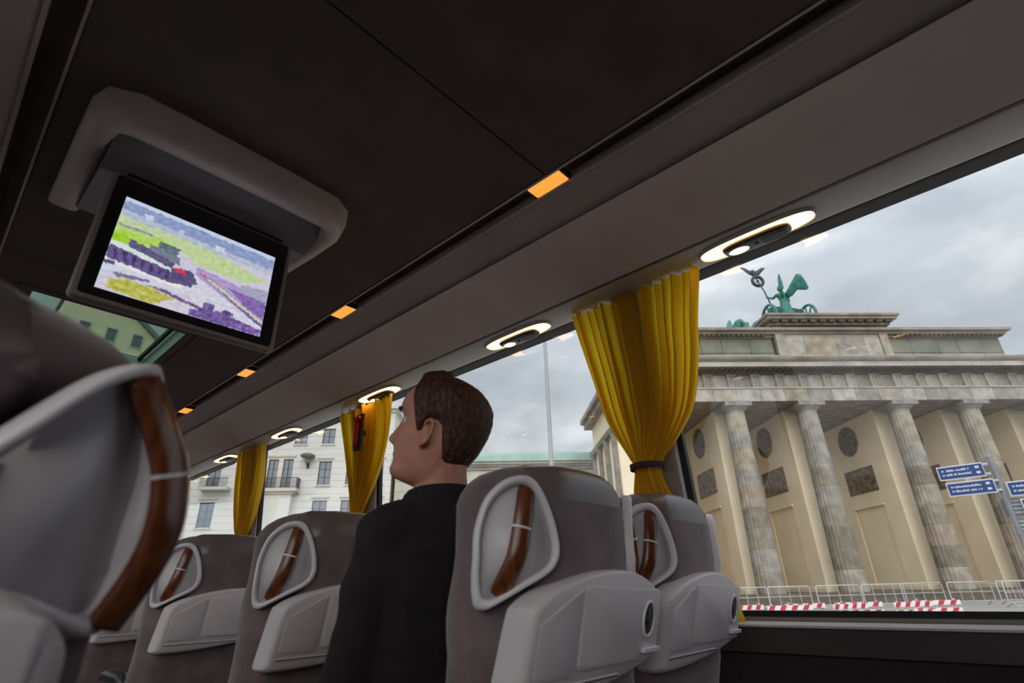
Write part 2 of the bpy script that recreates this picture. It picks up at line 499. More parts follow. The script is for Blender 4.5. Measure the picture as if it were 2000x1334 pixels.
# right wall under the windows
def slab(z0, z1, x0off, thick=0.06):
    return [(GX(z0)-x0off, z0), (GX(z1)-x0off, z1), (GX(z1)-x0off+thick, z1), (GX(z0)-x0off+thick, z0)]
wr = struct('wall_right', along(slab(-0.05, 0.714, 0.0, 0.10), YB, YF), M['carpetwall'])
obj('wall_panel', along(slab(0.720, 0.786, 0.012, 0.11), YB, YF), M['sidewall'], wr)
obj('seam', along(slab(0.705, 0.73, -0.006, 0.05), YB, YF), M['seal'], wr)
obj('ledge', along([(GX(.79)-0.022, 0.786), (GX(.79)-0.026, 0.792), (GX(.79)-0.020, 0.800), (GX(.79)+0.06, 0.803), (GX(.79)+0.06, 0.786)], YB, YF), M['ledge'], wr)
obj('ledge_base', along(slab(0.802, 0.812, -0.006, 0.05), YB, YF), M['pillar'], wr)

# pillars and panes, right side (a pillar behind every curtain)
pill = [(-1.30, -1.10), (0.812, 0.935), (2.615, 2.79), (4.12, 4.30), (5.99, 6.17)]
names = ['trim_9', 'trim_10', 'trim_11', 'trim_12', 'trim_13']
for (a, b), nm in zip(pill, names):
    p = struct(nm, along([(GX(0.8)-0.035, 0.803), (GX(1.95)-0.035, 1.945), (GX(1.95)+0.03, 1.945), (GX(0.8)+0.03, 0.803)], a, b).mesh('pillar', 0.006, 2), M['pillar'], 'taupe window pillar between two coach windows')
    for s0, s1, mm in ((a-0.010, a, 'ledge'), (b, b+0.010, 'ledge')):
        obj('edge_strip', along([(GX(0.8)-0.020, 0.803), (GX(1.95)-0.020, 1.945), (GX(1.95)+0.01, 1.945), (GX(0.8)+0.01, 0.803)], s0, s1), M[mm], p)
    for s0, s1 in ((a-0.032, a-0.010), (b+0.010, b+0.032)):
        obj('window_seal', along([(GX(0.8)-0.012, 0.803), (GX(1.95)-0.012, 1.945), (GX(1.95)+0.01, 1.945), (GX(0.8)+0.01, 0.803)], s0, s1), M['seal'], p)
ed = [YB, 0.90, 2.70, 4.21, 6.08, YF]
for i in range(5):
    w = struct('window_%d' % (i+1), along([(GX(0.79)+0.010, 0.79), (GX(1.957)+0.010, 1.957), (GX(1.957)+0.015, 1.957), (GX(0.79)+0.015, 0.79)], ed[i]+0.001, ed[i+1]-0.001), M['glass'], 'large side window pane of the coach')
    obj('lower_seal', along(slab(0.812, 0.828, -0.002, 0.012), ed[i]+0.002, ed[i+1]-0.002), M['seal'], w)
    obj('upper_seal', along(slab(1.945, 1.955, -0.003, 0.012), ed[i]+0.002, ed[i+1]-0.002), M['seal'], w)

# left wall, out of view but letting in the same daylight
wlft = struct('wall_left', MB().box(-0.95, -0.86, YB, YF, -0.05, 0.82), M['carpetwall'])
for a, b in ((-1.3, -1.1), (0.95, 1.13), (2.62, 2.80), (4.25, 4.43), (6.0, 6.18)):
    obj('pillar', MB().box(-0.92, -0.865, a, b, 0.82, 1.955), M['pillar'], wlft)
w = struct('window_7', MB().box(-0.90, -0.895, YB, YF, 0.82, 1.957), M['glass'], 'side window pane on the left of the coach')
wb = struct('wall_back', MB().box(-0.95, 1.95, YB-0.06, YB, -0.05, 2.2), M['carpetwall'])
wf = MB(); wf.box(-0.95, 1.95, YF, YF+0.06, -0.05, 0.9); wf.box(-0.95, 1.95, YF, YF+0.06, 1.9, 2.2)
struct('wall_front', wf, M['carpetwall'])
struct('window_8', MB().box(-0.95, 1.95, YF+0.02, YF+0.026, 0.9, 1.9), M['glass'], 'windscreen at the front of the coach')

# ------------------------------------------------------------------ lamps
def rrect(x0, x1, y0, y1, r, n=6):
    pts = []
    for cx, cy, a0 in ((x1-r, y1-r, 0), (x0+r, y1-r, pi/2), (x0+r, y0+r, pi), (x1-r, y0+r, 1.5*pi)):
        for k in range(n+1):
            a = a0 + pi/2*k/n
            pts.append((cx+r*cos(a), cy+r*sin(a)))
    return pts
HF = lambda a, b, d: (a, b, d)       # horizontal plate helper

lens_me = MB().prism(rrect(-0.028, 0.028, -0.066, 0.066, 0.006), HF, -0.004, 0.018).mesh('lens', 0.002, 1)
lfr = MB().box(-0.033, 0.033, -0.004, 0.004, -0.003, 0.02)
lfr_me = lfr.mesh('lamp_frame')
cl_lab = ['amber ceiling edge lamp nearest the camera, at the end of the ceiling seam', 'second amber ceiling edge lamp, right of the monitor', 'third amber ceiling edge lamp, beyond the lower corner of the monitor', 'fourth small amber ceiling edge lamp along the channel', 'fifth and farthest amber ceiling edge lamp, low beside the near seat']
for i, y in enumerate((0.808, 2.045, 3.11, 4.10, 5.12)):
    t = thing('ceiling_lamp', cl_lab[i], 'lamp', (1.0885, y, 2.10), 0, 'amber ceiling edge lamps')
    obj('lens', lens_me, M['amber'], t)
    for q in (-0.0705, 0.0705):
        o = obj('lamp_frame', lfr_me, M['seal'], t); o.location.y = q

# reading lamp units: glowing oval, dark capsule with a bright spot
def oval(hw, hl, n=40, e=3.0, cx=0.0):
    return [(cx + hw*abs(cos(2*pi*k/n))**(2/e)*(1 if cos(2*pi*k/n) >= 0 else -1), hl*abs(sin(2*pi*k/n))**(2/e)*(1 if sin(2*pi*k/n) >= 0 else -1)) for k in range(n)]
glow_me = MB().prism(oval(0.046, 0.182), HF, -0.006, 0.006).mesh('lens', 0.002, 1)
ring = []
for z, g in ((0.004, 0.0), (-0.007, 0.0), (-0.009, 0.004), (-0.007, 0.008), (0.004, 0.009)):
    ring.append([(a, b, z) for a, b in oval(0.046+g, 0.182+g)])
ring_me = MB().loft(ring, cap=False).mesh('lamp_rim', smooth=True)
cap_secs = []
for z, s in ((0.0, 1.0), (-0.012, 0.98), (-0.018, 0.92), (-0.021, 0.75), (-0.022, 0.2)):
    cap_secs.append([(0.013+(a-0.013)*s, b*s, z) for a, b in oval(0.038, 0.112, e=3.4, cx=0.010)])
cap_me = MB().loft(cap_secs).mesh('capsule', smooth=True)
spot_me = MB().ellipsoid((0.012, 0.058, -0.0195), (0.021, 0.036, 0.006), 16, 8).mesh('reading_spot', smooth=True)
btn_me = MB().lathe([(0.008, -0.019), (0.008, -0.0245), (0.005, -0.026)], 12, (0.010, 0.0, 0)).mesh('button', smooth=True)
bez_me = MB().prism(oval(0.020, 0.040, cx=0.012), HF, -0.023, -0.019).mesh('grille', 0.001, 1)
bez_v = [v for v in bez_me.vertices]
for v in bez_v: v.co.y -= 0.055
rl_lab = ['large glowing reading lamp unit nearest the camera, over the big window', 'second glowing reading lamp unit, just left of the large curtain top', 'third glowing reading lamp unit, above the curtain beside the man', 'fourth reading lamp unit, over the white facade', 'fifth reading lamp unit, above the narrow curtain', 'sixth reading lamp unit, small and far along the panel', 'seventh and farthest reading lamp unit, by the near seat']
def reading(x, y, label, group, z=1.939):
    t = thing('reading_lamp', label, 'lamp', (x, y, z), 0, group)
    obj('lens', glow_me, M['warm'], t); obj('lamp_rim', ring_me, M['service'], t)
    c = obj('capsule', cap_me, M['capsule'], t)
    obj('reading_spot', spot_me, M['spot'], c); obj('button', btn_me, M['capsule'], c); obj('grille', bez_me, M['darkplastic'], c)
    return t
for i, y in enumerate((0.367, 1.425, 2.50, 3.62, 4.67, 5.75, 6.83)):
    reading(1.615, y, rl_lab[i], 'reading lamps over the right windows')
for i, y in enumerate((0.367, 1.425, 2.50, 3.62, 4.67)):
    reading(-0.64, y, '%s reading lamp unit on the left panel, seen only mirrored' % ('first', 'second', 'third', 'fourth', 'fifth')[i], 'reading lamps over the left windows')

# ------------------------------------------------------------------ ceiling monitor
tv = thing('ceiling_monitor', 'fold-down ceiling monitor showing an aerial city picture, in a mauve-grey housing', 'monitor', (0.345, 1.52, 2.10))
def hsec(p, t, hw, z0, z1):
    # rounded section of the U-shaped housing, square to the path
    b = Vector((-t[1], t[0], 0)); out = []
    for a, z in ((-1.0, 0.0), (-1.05, -0.35), (-0.9, -0.75), (-0.5, -0.98), (0.1, -1.0), (0.6, -0.9), (0.85, -0.6), (0.9, 0.0)):
        out.append(Vector((p[0], p[1], 0)) - b*hw*a + Vector((0, 0, z*(z0-z1))))
    return out
path = [(-0.315, 0.50, 0.020), (-0.315, 0.35, 0.05), (-0.315, 0.10, 0.085), (-0.313, -0.06, 0.10), (-0.302, -0.105, 0.10), (-0.255, -0.128, 0.10), (-0.15, -0.132, 0.10), (0.0, -0.132, 0.10), (0.15, -0.132, 0.10), (0.300, -0.128, 0.10), (0.337, -0.105, 0.10), (0.348, -0.06, 0.10), (0.350, 0.10, 0.085), (0.350, 0.35, 0.05), (0.350, 0.50, 0.020)]
secs = []
for i, p in enumerate(path):
    a = path[max(0, i-1)]; b = path[min(len(path)-1, i+1)]
    t = Vector((b[0]-a[0], b[1]-a[1], 0)).normalized()
    secs.append(hsec(p, t, 0.045, 0, -p[2]) if False else [q for q in hsec(p, t, 0.042, p[2], 0)])
hb = MB().loft(secs)
obj('housing', hb.mesh('housing', smooth=True, angle=1.2), M['housing'], tv)
pl = MB().loft([[(-0.28, -0.10, -0.055), (0.315, -0.10, -0.055), (0.315, -0.10, -0.02), (-0.28, -0.10, -0.02)],
                [(-0.28, 0.05, -0.12), (0.315, 0.05, -0.12), (0.315, 0.06, -0.02), (-0.28, 0.06, -0.02)],
                [(-0.28, 0.45, -0.03), (0.315, 0.45, -0.03), (0.315, 0.45, -0.01), (-0.28, 0.45, -0.01)]])
obj('housing_plate', pl, M['housing_in'], tv)
obj('hinge', MB().tube([(-0.22, 0.02, -0.135), (0.22, 0.02, -0.135)], 0.014, 12).mesh('hinge', smooth=True, angle=0.6), M['bezel'], tv)
VF = lambda a, b, d: (a, d, b)
obj('monitor_frame', MB().prism(rrect(-0.253, 0.253, -0.528, -0.142, 0.016), VF, 0.0, 0.034).mesh('monitor_frame', 0.006, 3, angle=0.6), M['tvframe'], tv)
obj('bezel', MB().prism(rrect(-0.239, 0.239, -0.516, -0.150, 0.010), VF, -0.004, 0.004).mesh('bezel', 0.0015, 1), M['bezel'], tv)
# picture
NX, NY = 168, 112
def in_poly(px, py, poly):
    c = False; n = len(poly); j = n-1
    for i in range(n):
        xi, yi = poly[i]; xj, yj = poly[j]
        if (yi > py) != (yj > py) and px < (xj-xi)*(py-yi)/(yj-yi)+xi: c = not c
        j = i
    return c
def lin(c): return tuple((v/255/12.92 if v/255 <= 0.04045 else ((v/255+0.055)/1.055)**2.4) for v in c)
LAY = [  # (polygon in picture units u right, v down; colour; noise)
    ([(0, 0), (1, 0), (1, 1), (0, 1)], (200, 196, 214), 10),
    ([(0, 0), (1, 0), (1, 0.06), (0, 0.05)], (190, 205, 228), 8),
    ([(0, 0.04), (1, 0.05), (1, 0.17), (0.55, 0.17), (0, 0.14)], (138, 152, 192), 14),
    ([(0, 0.14), (0.55, 0.17), (1, 0.17), (1, 0.24), (0, 0.24)], (176, 186, 204), 14),
    ([(0, 0.22), (0.5, 0.22), (0.85, 0.30), (0.98, 0.36), (0.82, 0.45), (0.5, 0.44), (0.35, 0.33), (0, 0.33)], (186, 204, 150), 12),
    ([(0, 0.33), (0.2, 0.33), (0.2, 0.30), (0.34, 0.33), (0.3, 0.44), (0, 0.46)], (172, 206, 92), 14),
    ([(0, 0.42), (0.07, 0.40), (0.1, 0.47), (0, 0.5)], (150, 200, 40), 10),
    ([(0.0, 0.30), (0.2, 0.29), (0.2, 0.315), (0, 0.325)], (140, 140, 160), 10),
    ([(0.5, 0.46), (1, 0.55), (1, 0.85), (0.82, 0.80), (0.5, 0.56)], (168, 150, 196), 12),
    ([(0.80, 0.48), (1, 0.45), (1, 0.60), (0.80, 0.56)], (160, 160, 186), 16),
    ([(0.72, 0.57), (1, 0.60), (1, 0.80), (0.86, 0.72)], (128, 100, 168), 16),
    ([(0.53, 0.53), (0.60, 0.54), (1, 0.86), (1, 0.90)], (108, 92, 160), 10),
    ([(0.56, 0.55), (0.60, 0.55), (1, 0.83), (1, 0.86)], (204, 206, 160), 8),
    ([(0.0, 0.60), (0.5, 0.55), (1, 0.90), (1, 1), (0.6, 1), (0.5, 0.8), (0, 0.80)], (206, 204, 218), 12),
    ([(0, 0.66), (0.28, 0.68), (0.46, 0.72), (0.44, 0.76), (0, 0.72)], (226, 226, 226), 8),
    ([(0.07, 0.80), (0.26, 0.77), (0.26, 0.80), (0.08, 0.84)], (120, 112, 146), 12),
    ([(0.05, 0.88), (0.12, 0.84), (0.28, 0.84), (0.42, 0.88), (0.40, 0.95), (0.28, 1), (0.05, 0.97)], (180, 180, 84), 22),
    ([(0.26, 0.83), (0.30, 0.81), (0.66, 0.90), (0.66, 0.93)], (110, 84, 130), 14),
    ([(0.36, 0.93), (0.44, 0.88), (0.56, 0.93), (0.52, 1), (0.34, 1)], (206, 198, 212), 8),
    ([(0.52, 0.93), (0.70, 0.86), (1, 0.93), (1, 1), (0.52, 1)], (118, 90, 160), 36),
    # gate: wings, columns, attic, statue
    ([(0, 0.50), (0.02, 0.49), (0.36, 0.56), (0.36, 0.62), (0, 0.56)], (206, 222, 214), 6),
    ([(0, 0.54), (0.36, 0.61), (0.50, 0.59), (0.50, 0.70), (0.36, 0.73), (0, 0.68)], (96, 84, 130), 16),
    ([(0.09, 0.42), (0.36, 0.50), (0.36, 0.58), (0.09, 0.50)], (92, 86, 122), 14),
    ([(0.20, 0.40), (0.38, 0.43), (0.40, 0.52), (0.22, 0.47)], (112, 122, 138), 14),
    ([(0.25, 0.33), (0.37, 0.34), (0.37, 0.43), (0.25, 0.41)], (92, 112, 120), 18),
    ([(0.36, 0.56), (0.47, 0.53), (0.52, 0.62), (0.52, 0.67), (0.37, 0.73)], (86, 78, 116), 12),
    ([(0.37, 0.56), (0.44, 0.55), (0.44, 0.585), (0.38, 0.595)], (224, 48, 84), 4),
    ([(0.53, 0.52), (0.56, 0.51), (0.57, 0.54), (0.54, 0.545)], (222, 84, 84), 4),
    ([(0.13, 0.10), (0.18, 0.10), (0.18, 0.16), (0.13, 0.16)], (206, 204, 220), 6),
    ([(0.34, 0.115), (0.37, 0.115), (0.37, 0.165), (0.34, 0.165)], (182, 194, 216), 6),
    ([(0.58, 0.14), (0.64, 0.14), (0.64, 0.20), (0.58, 0.20)], (200, 208, 222), 8),
    ([(0.0, 0.70), (0.05, 0.70), (0.05, 0.74), (0.0, 0.74)], (86, 78, 120), 10),
    ([(0.0, 0.77), (0.04, 0.76), (0.05, 0.81), (0.0, 0.82)], (196, 214, 236), 6),
]
for k in range(7):  # gaps between the columns
    u = 0.03+0.05*k
    LAY.append(([(u, 0.56+0.18*u), (u+0.022, 0.565+0.18*u), (u+0.03, 0.66+0.1*u), (u+0.008, 0.66+0.1*u)], (66, 54, 104), 10))
for cxu, cyv, rr in ((0.63, 0.86, 0.05), (0.75, 0.87, 0.045), (0.62, 0.93, 0.055), (0.74, 0.94, 0.06)):
    LAY.append(([(cxu+rr*0.8*cos(a*pi/6), cyv+rr*1.2*sin(a*pi/6)) for a in range(12)], (104, 84, 140), 26))
sx0, sx1, sz0, sz1 = -0.208, 0.203, -0.2115, -0.4950
sv, sc = [], []
rnd = random.Random(3)
for j in range(NY+1):
    for i in range(NX+1):
        u, v = i/NX, j/NY
        sv.append((sx0+(sx1-sx0)*u, -0.0055, sz0+(sz1-sz0)*v))
        uu = u + 0.014*(mnoise.noise(Vector((u*46, v*30, 1)))); vv = v + 0.014*(mnoise.noise(Vector((u*46, v*30, 7))))
        c = (200, 200, 210); nz = 8
        for poly, cc, q in LAY:
            if in_poly(uu, vv, poly): c, nz = cc, q
        d = nz*1.35*(1.1*mnoise.noise(Vector((u*30, v*30, 3))) + rnd.uniform(-.35, .35)) + 3
        sc.append(lin(tuple(max(0, min(255, q+d)) for q in c)))
sf = [(j*(NX+1)+i, j*(NX+1)+i+1, (j+1)*(NX+1)+i+1, (j+1)*(NX+1)+i) for j in range(NY) for i in range(NX)]
sm = bpy.data.meshes.new('screen'); sm.from_pydata(sv, [], sf)
ca = sm.color_attributes.new('picture', 'FLOAT_COLOR', 'POINT')
for i, c in enumerate(sc): ca.data[i].color = (*c, 1)
obj('screen', sm, M['screen'], tv, 'lit screen with an aerial view of a gate, lawns and a grey square')

# ------------------------------------------------------------------ curtains
def curtain(label, left, right, tie_z, nf, seed, z_top=1.932, z_bot=0.80, amp=0.020):
    t = thing('curtain', label, 'curtain', (1.66, (sinterp(left, tie_z)+sinterp(right, tie_z))/2, z_bot), 0, 'yellow curtains at the window pillars')
    ox, oy, oz = t.location
    rnd = random.Random(seed)
    ph = [rnd.uniform(0, 6.28) for _ in range(8)]
    rows = []; NS, NZ = nf*12, 64
    for k in range(NZ+1):
        z = z_top + (z_bot-z_top)*k/NZ
        yl, yr = sinterp(left, z), sinterp(right, z)
        w = abs(yl-yr)
        near = exp(-((z-tie_z)/0.10)**2)
        row = []
        for i in range(NS+1):
            s = i/NS
            sw = s + 0.018*sin(2*pi*3*s+ph[0]) + 0.012*sin(2*pi*7*s+ph[1])
            # folds lean together towards the tie
            a = 2*pi*nf*sw
            f1 = sin(a + ph[2] + 0.5*sin(3*z+ph[3]))
            f2 = 0.8*sin(a*0.37 + ph[4] + 2.2*z) + 0.35*sin(a*1.6+ph[5]+z)
            A = amp*(0.35+0.65*min(1, w/0.35))*(1-0.35*near)
            bulge = -0.035*sin(pi*s)*near
            x = GX(z)-0.058 + A*(f1+f2)*0.75 + bulge
            x = min(x, GX(z)-0.006) if w > 0.3 else x
            y = yl+(yr-yl)*sw.__class__(min(1, max(0, sw))) + 0.35*A*cos(a+ph[2])*(1 if 0.02 < s < 0.98 else 0)
            row.append((x-ox, y-oy, z-oz))
        rows.append(row)
    obj('cloth', MB().grid(rows).mesh('cloth', smooth=True), M['curtain'], t)
    # tie band round the gathered cloth
    ya, yb_ = sinterp(left, tie_z), sinterp(right, tie_z)
    yc, hw = (ya+yb_)/2, abs(ya-yb_)/2+0.004
    secs = []
    for dz, g in ((-0.011, 0.0), (-0.010, 0.003), (0.010, 0.003), (0.011, 0.0)):
        zz = tie_z+dz
        secs.append([(GX(zz)-0.074+(0.046+g)*cos(2*pi*q/20)-ox, yc+(hw+g)*sin(2*pi*q/20)-oy, zz-oz) for q in range(20)])
    obj('tie_band', MB().loft(secs, cap=False).mesh('tie_band', smooth=True), M['tie'], t)
    hk = MB()
    for q in range(7):
        y = sinterp(left, z_top)+(sinterp(right, z_top)-sinterp(left, z_top))*(q+.5)/7
        hk.tube([(GX(z_top)-0.060-ox, y-oy, z_top-0.012-oz), (GX(z_top)-0.060-ox, y-oy, z_top+0.026-oz)], 0.003, 6)
    obj('curtain_hooks', hk, M['chrome'], t, kind='stuff')
    return t
curtain('large golden yellow curtain tied at the pillar left of the big window',
        [(0.79, 1.02), (0.95, 1.01), (1.21, 0.97), (1.28, 0.952), (1.31, 0.965), (1.46, 1.035), (1.65, 1.075), (1.91, 1.125), (1.95, 1.13)],
        [(0.79, 0.675), (0.89, 0.70), (1.10, 0.80), (1.21, 0.843), (1.28, 0.845), (1.35, 0.775), (1.45, 0.69), (1.60, 0.635), (1.75, 0.60), (1.90, 0.56), (1.95, 0.555)], 1.275, 15, 5)
curtain('yellow curtain beside the man\'s face, with a red emergency hammer before it',
        [(0.79, 2.90), (1.0, 2.86), (1.21, 2.79), (1.28, 2.775), (1.35, 2.79), (1.59, 2.86), (1.75, 2.91), (1.91, 2.96)],
        [(0.79, 2.50), (1.0, 2.55), (1.21, 2.66), (1.28, 2.665), (1.34, 2.635), (1.53, 2.49), (1.69, 2.415), (1.91, 2.385)], 1.275, 13, 11, z_top=1.914)
curtain('narrow yellow curtain on the pillar in front of the white facade',
        [(0.79, 4.50), (1.0, 4.44), (1.21, 4.31), (1.28, 4.30), (1.36, 4.37), (1.65, 4.46), (1.95, 4.47)],
        [(0.79, 4.00), (1.0, 4.06), (1.21, 4.19), (1.28, 4.20), (1.34, 4.13), (1.55, 4.02), (1.70, 3.975), (1.90, 3.97)], 1.275, 12, 23)
curtain('farthest yellow curtain, a strip beside the near seat handle',
        [(0.79, 6.35), (1.21, 6.14), (1.28, 6.14), (1.40, 6.24), (1.95, 6.40)],
        [(0.79, 5.85), (1.21, 6.04), (1.28, 6.03), (1.42, 5.97), (1.95, 5.91)], 1.275, 12, 31)

# emergency hammer by the second pillar
eh = thing('emergency_hammer', 'red emergency hammer in a dark holder in front of the second yellow curtain', 'hammer', (1.560, 2.600, 1.62))
obj('holder', MB().box(0.004, 0.020, -0.034, 0.034, 0.0, 0.21).mesh('holder', 0.004, 2), M['darkplastic'], eh)
obj('handle', MB().tube([(-0.004, 0, 0.012), (-0.006, 0, 0.05), (-0.006, 0, 0.12), (-0.004, 0, 0.165)], [0.013, 0.015, 0.012, 0.014], 12).mesh('handle', smooth=True), M['red'], eh)
obj('hammer_head', MB().tube([(-0.004, -0.030, 0.178), (-0.004, -0.02, 0.178), (-0.004, 0.02, 0.178), (-0.004, 0.030, 0.178)], [0.004, 0.016, 0.016, 0.004], 12).mesh('hammer_head', smooth=True), M['red'], eh)
obj('pin', MB().box(-0.008, 0.006, -0.016, 0.016, 0.07, 0.085), M['redpaint'], eh)
obj('bracket', MB().box(0.018, 0.050, -0.012, 0.012, 0.09, 0.12), M['darkplastic'], eh)

# ------------------------------------------------------------------ coach seats
# local frame: x to the right, y forward, rear face of the head part at y = 0
def lean(z):
    if z >= 0.95: return 0.0
    d = 0.95-z
    return 0.27*d if d < 0.45 else 0.27*0.45+0.10*(d-0.45)
def plan(z, s=1.0, k=1.0):
    # outline of the seat back at height z: narrow rear face, wings swept forward
    h = max(0.0, min(1.0, (z-0.74)/0.145)); h = h*h*(3-2*h)          # 0 = body zone, 1 = head zone
    wr = 0.190*(1-h)+0.112*h
    ws = 0.238*(1-h)+0.243*h
    vs = 0.035*(1-h)+0.082*h
    vf = 0.115*(1-h)+0.150*h
    half = [(0.0, -0.004), (wr*0.55, -0.003), (wr*0.92, 0.0), (wr+0.012, 0.008), ((wr*2+ws)/3, vs*0.40), ((wr+2*ws)/3, vs*0.72), (ws-0.006, vs*0.97), (ws, vs+0.018), (ws-0.006, vf-0.012), (ws-0.03, vf), (ws*0.6, vf-0.012), (ws*0.25, vf-0.020)]
    # hollow behind the handle ring
    dz = max(0.0, 1-abs(z-0.975)/0.10)
    dent = 0.030*min(1.0, dz*1.6)
    for i_, f_ in ((4, 1.0), (5, 1.0)):
        half[i_] = (half[i_][0]-0.53*dent*f_, half[i_][1]+0.85*dent*f_)
    pts = half + [(0, vf-0.022)] + [(-a, b) for a, b in reversed(half[1:])]
    L = lean(z)
    cy = 0.075
    return [(a*s, cy+(b-cy)*k+L, z) for a, b in pts]
back = []
for z in (0.36, 0.40, 0.48, 0.56, 0.64, 0.72, 0.80, 0.83, 0.855, 0.88, 0.90, 0.93, 0.96, 0.99, 1.02, 1.045):
    s = 0.93 if z == 0.36 else 1.0
    back.append(plan(z, s, 0.85 if z == 0.36 else 1.0))
for z, s, k in ((1.065, 0.965, 0.97), (1.085, 0.90, 0.92), (1.102, 0.80, 0.84), (1.115, 0.66, 0.70), (1.123, 0.46, 0.48), (1.126, 0.20, 0.2)):
    back.append(plan(z, s, k))
back_me = MB().loft(back).mesh('seat_back', smooth=True)
# leather cap on the crown of the headrest
crown = []
for z, s, k in ((1.050, 1.012, 1.02), (1.068, 0.975, 1.0), (1.088, 0.91, 0.95), (1.105, 0.81, 0.87), (1.118, 0.67, 0.73), (1.1265, 0.47, 0.51), (1.130, 0.20, 0.2)):
    r_ = plan(min(z, 1.2), s, k)
    crown.append([(a, b, z) for a, b, _ in r_])
def crown_mesh():
    # keep only the strip towards the rear and right of the head, as in the leather caps
    me = bpy.data.meshes.new('head_pad')
    mb = MB(); n = len(crown[0]); vs = [p for c in crown for p in c]
    fs = []
    for i in range(len(crown)-1):
        for j in range(n):
            fs.append((i*n+j, i*n+(j+1) % n, (i+1)*n+(j+1) % n, (i+1)*n+j))
    fs.append(tuple((len(crown)-1)*n+j for j in range(n)))
    fs = [f_ for f_ in fs if all(abs(vs[i][0]) < 0.165 for i in f_)]
    out = []
    for x, y, z in vs:      # the edges of the pad dip into the fabric
        k = max(0.0, min(1.0, (abs(x)-0.115)/0.04))
        if z < 1.06: k = 0.6
        out.append((x*(1-0.02*k), y+(0.075-y)*0.06*k, z-0.006*k))
    mb.add(out, fs)
    return mb.mesh('head_pad', smooth=True)
crown_me = crown_mesh()

# ring, recess and wooden grip on the swept corner (sg = -1 left, +1 right)
RING = [(.405, 1.086), (.24, 1.070), (.10, 1.028), (.02, .980), (.03, .948), (.12, .926), (.42, .901), (.68, .879), (.80, .873), (.90, .884), (.965, .925), (.985, .965), (.955, 1.005), (.85, 1.048), (.64, 1.078)]
INN = Vector((0.117, 0.0, 0)); OUT = Vector((0.247, 0.082, 0))
ET = OUT-INN
NRM = Vector((ET.y, -ET.x, 0)).normalized()
def facept(t, z, d, sg):
    p = INN + ET*t + NRM*d
    return Vector((sg*p.x, p.y+lean(z), z))
ring_pts = catmull([(t, z, 0) for t, z in RING], True, 5)
RING_NEAR = [(.70, 1.078), (.45, 1.052), (.20, 1.005), (0, .962), (-.05, .93), (.08, .908), (.45, .894), (.82, .878), (.95, .895), (.985, .945), (.96, 1.0), (.88, 1.045), (.80, 1.072)]
ring_near = catmull([(t, z, 0) for t, z in RING_NEAR], True, 5)
def bulge(t):     # the face is a little convex
    return 0.004 + 0.010*sin(pi*max(0, min(1, t)))
RC = Vector((0.5, 0.975, 0))
def ring_mesh(sg, ring_pts=ring_pts):
    secs = []
    for sc, d in ((0.85, -0.024), (0.865, -0.004), (0.90, 0.006), (0.96, 0.0085), (1.015, 0.005), (1.035, -0.012)):
        secs.append([facept(RC.x+(p.x-RC.x)*sc, RC.y+(p.y-RC.y)*sc, bulge(p.x)+d, sg) for p in ring_pts])
    return MB().loft(secs, cap=False).mesh('handle_rim', smooth=True)
def recess_mesh(sg, ring_pts=ring_pts):
    secs = []
    for sc, d in ((0.90, -0.004), (0.86, -0.012), (0.74, -0.022), (0.5, -0.029), (0.2, -0.032)):
        secs.append([facept(RC.x+(p.x-RC.x)*sc, RC.y+(p.y-RC.y)*sc, bulge(p.x)*0.8+d, sg) for p in ring_pts])
    return MB().loft(secs).mesh('recess', smooth=True)
def grip_mesh(sg, outer=False):
    if outer:
        P = [(0.70, 1.066, 0.012), (0.84, 1.030, 0.020), (0.955, 0.995, 0.024), (1.0, 0.955, 0.024), (0.98, 0.92, 0.020), (0.90, 0.882, 0.012)]
    else:
        P = [(0.37, 1.074, 0.000), (0.40, 1.045, 0.010), (0.46, 1.0, 0.015), (0.54, 0.95, 0.015), (0.62, 0.91, 0.010), (0.655, 0.893, 0.002)]
    c = catmull([facept(t, z, d, sg) for t, z, d in P], False, 5)
    n_ = len(c)
    rs = [(0.019 if outer else 0.0165)*(0.95+0.08*sin(pi*i/(n_-1))) for i in range(n_)]
    return MB().tube(c, rs, 12, flat=0.5, upv=(ET.x*sg, ET.y, 0)).mesh('grip', smooth=True), c

# tray shell on the rear of the seat
SH = [(-.200, .862), (-.190, .878), (-.150, .898), (-.08, .917), (0.0, .928), (.075, .928), (.13, .918), (.175, .900), (.198, .880), (.204, .860), (.203, .82), (.198, .79), (.185, .772), (.10, .752), (0.0, .738), (-.10, .730), (-.185, .728), (-.206, .734), (-.210, .745), (-.206, .80)]
sh_pts = catmull([(a, z, 0) for a, z in SH], True, 4)
def shellpt(a, z, d):
    return (a, lean(z) - d - 0.004, z)
SC_ = Vector((0.0, 0.83, 0))
def shell_mesh():
    secs = []
    for sc, d in ((1.02, -0.030), (1.02, 0.012), (1.0, 0.024), (0.975, 0.031), (0.94, 0.034)):
        secs.append([shellpt(p.x*sc, SC_.y+(p.y-SC_.y)*sc, d) for p in sh_pts])
    mb = MB().loft(secs)
    return mb.mesh('seat_shell', smooth=True, angle=0.9)
shell_me = shell_mesh()
def shell_plate(x0, x1, z0, z1, d, topcurve=None, r=0.012):
    pts = rrect(x0, x1, z0, z1, r, 4)
    if topcurve: pts = [(a, min(z, topcurve(a))) for a, z in pts]
    sec = []
    for g, dd in ((0.0, 0.030), (0.0, d-0.002), (-0.003, d)):
        cx, cz = (x0+x1)/2, (z0+z1)/2
        sec.append([shellpt(a+(g if a > cx else -g), z+(g if z > cz else -g), dd) for a, z in pts])
    return MB().loft(sec).mesh('tray_panel', smooth=True, angle=0.7)
top_curve = lambda a: 0.918 - 1.35*(a-0.045)**2*(1 if a > 0.045 else 0.95)
tray_me = shell_plate(-0.075, 0.188, 0.772, 0.93, 0.038, top_curve)
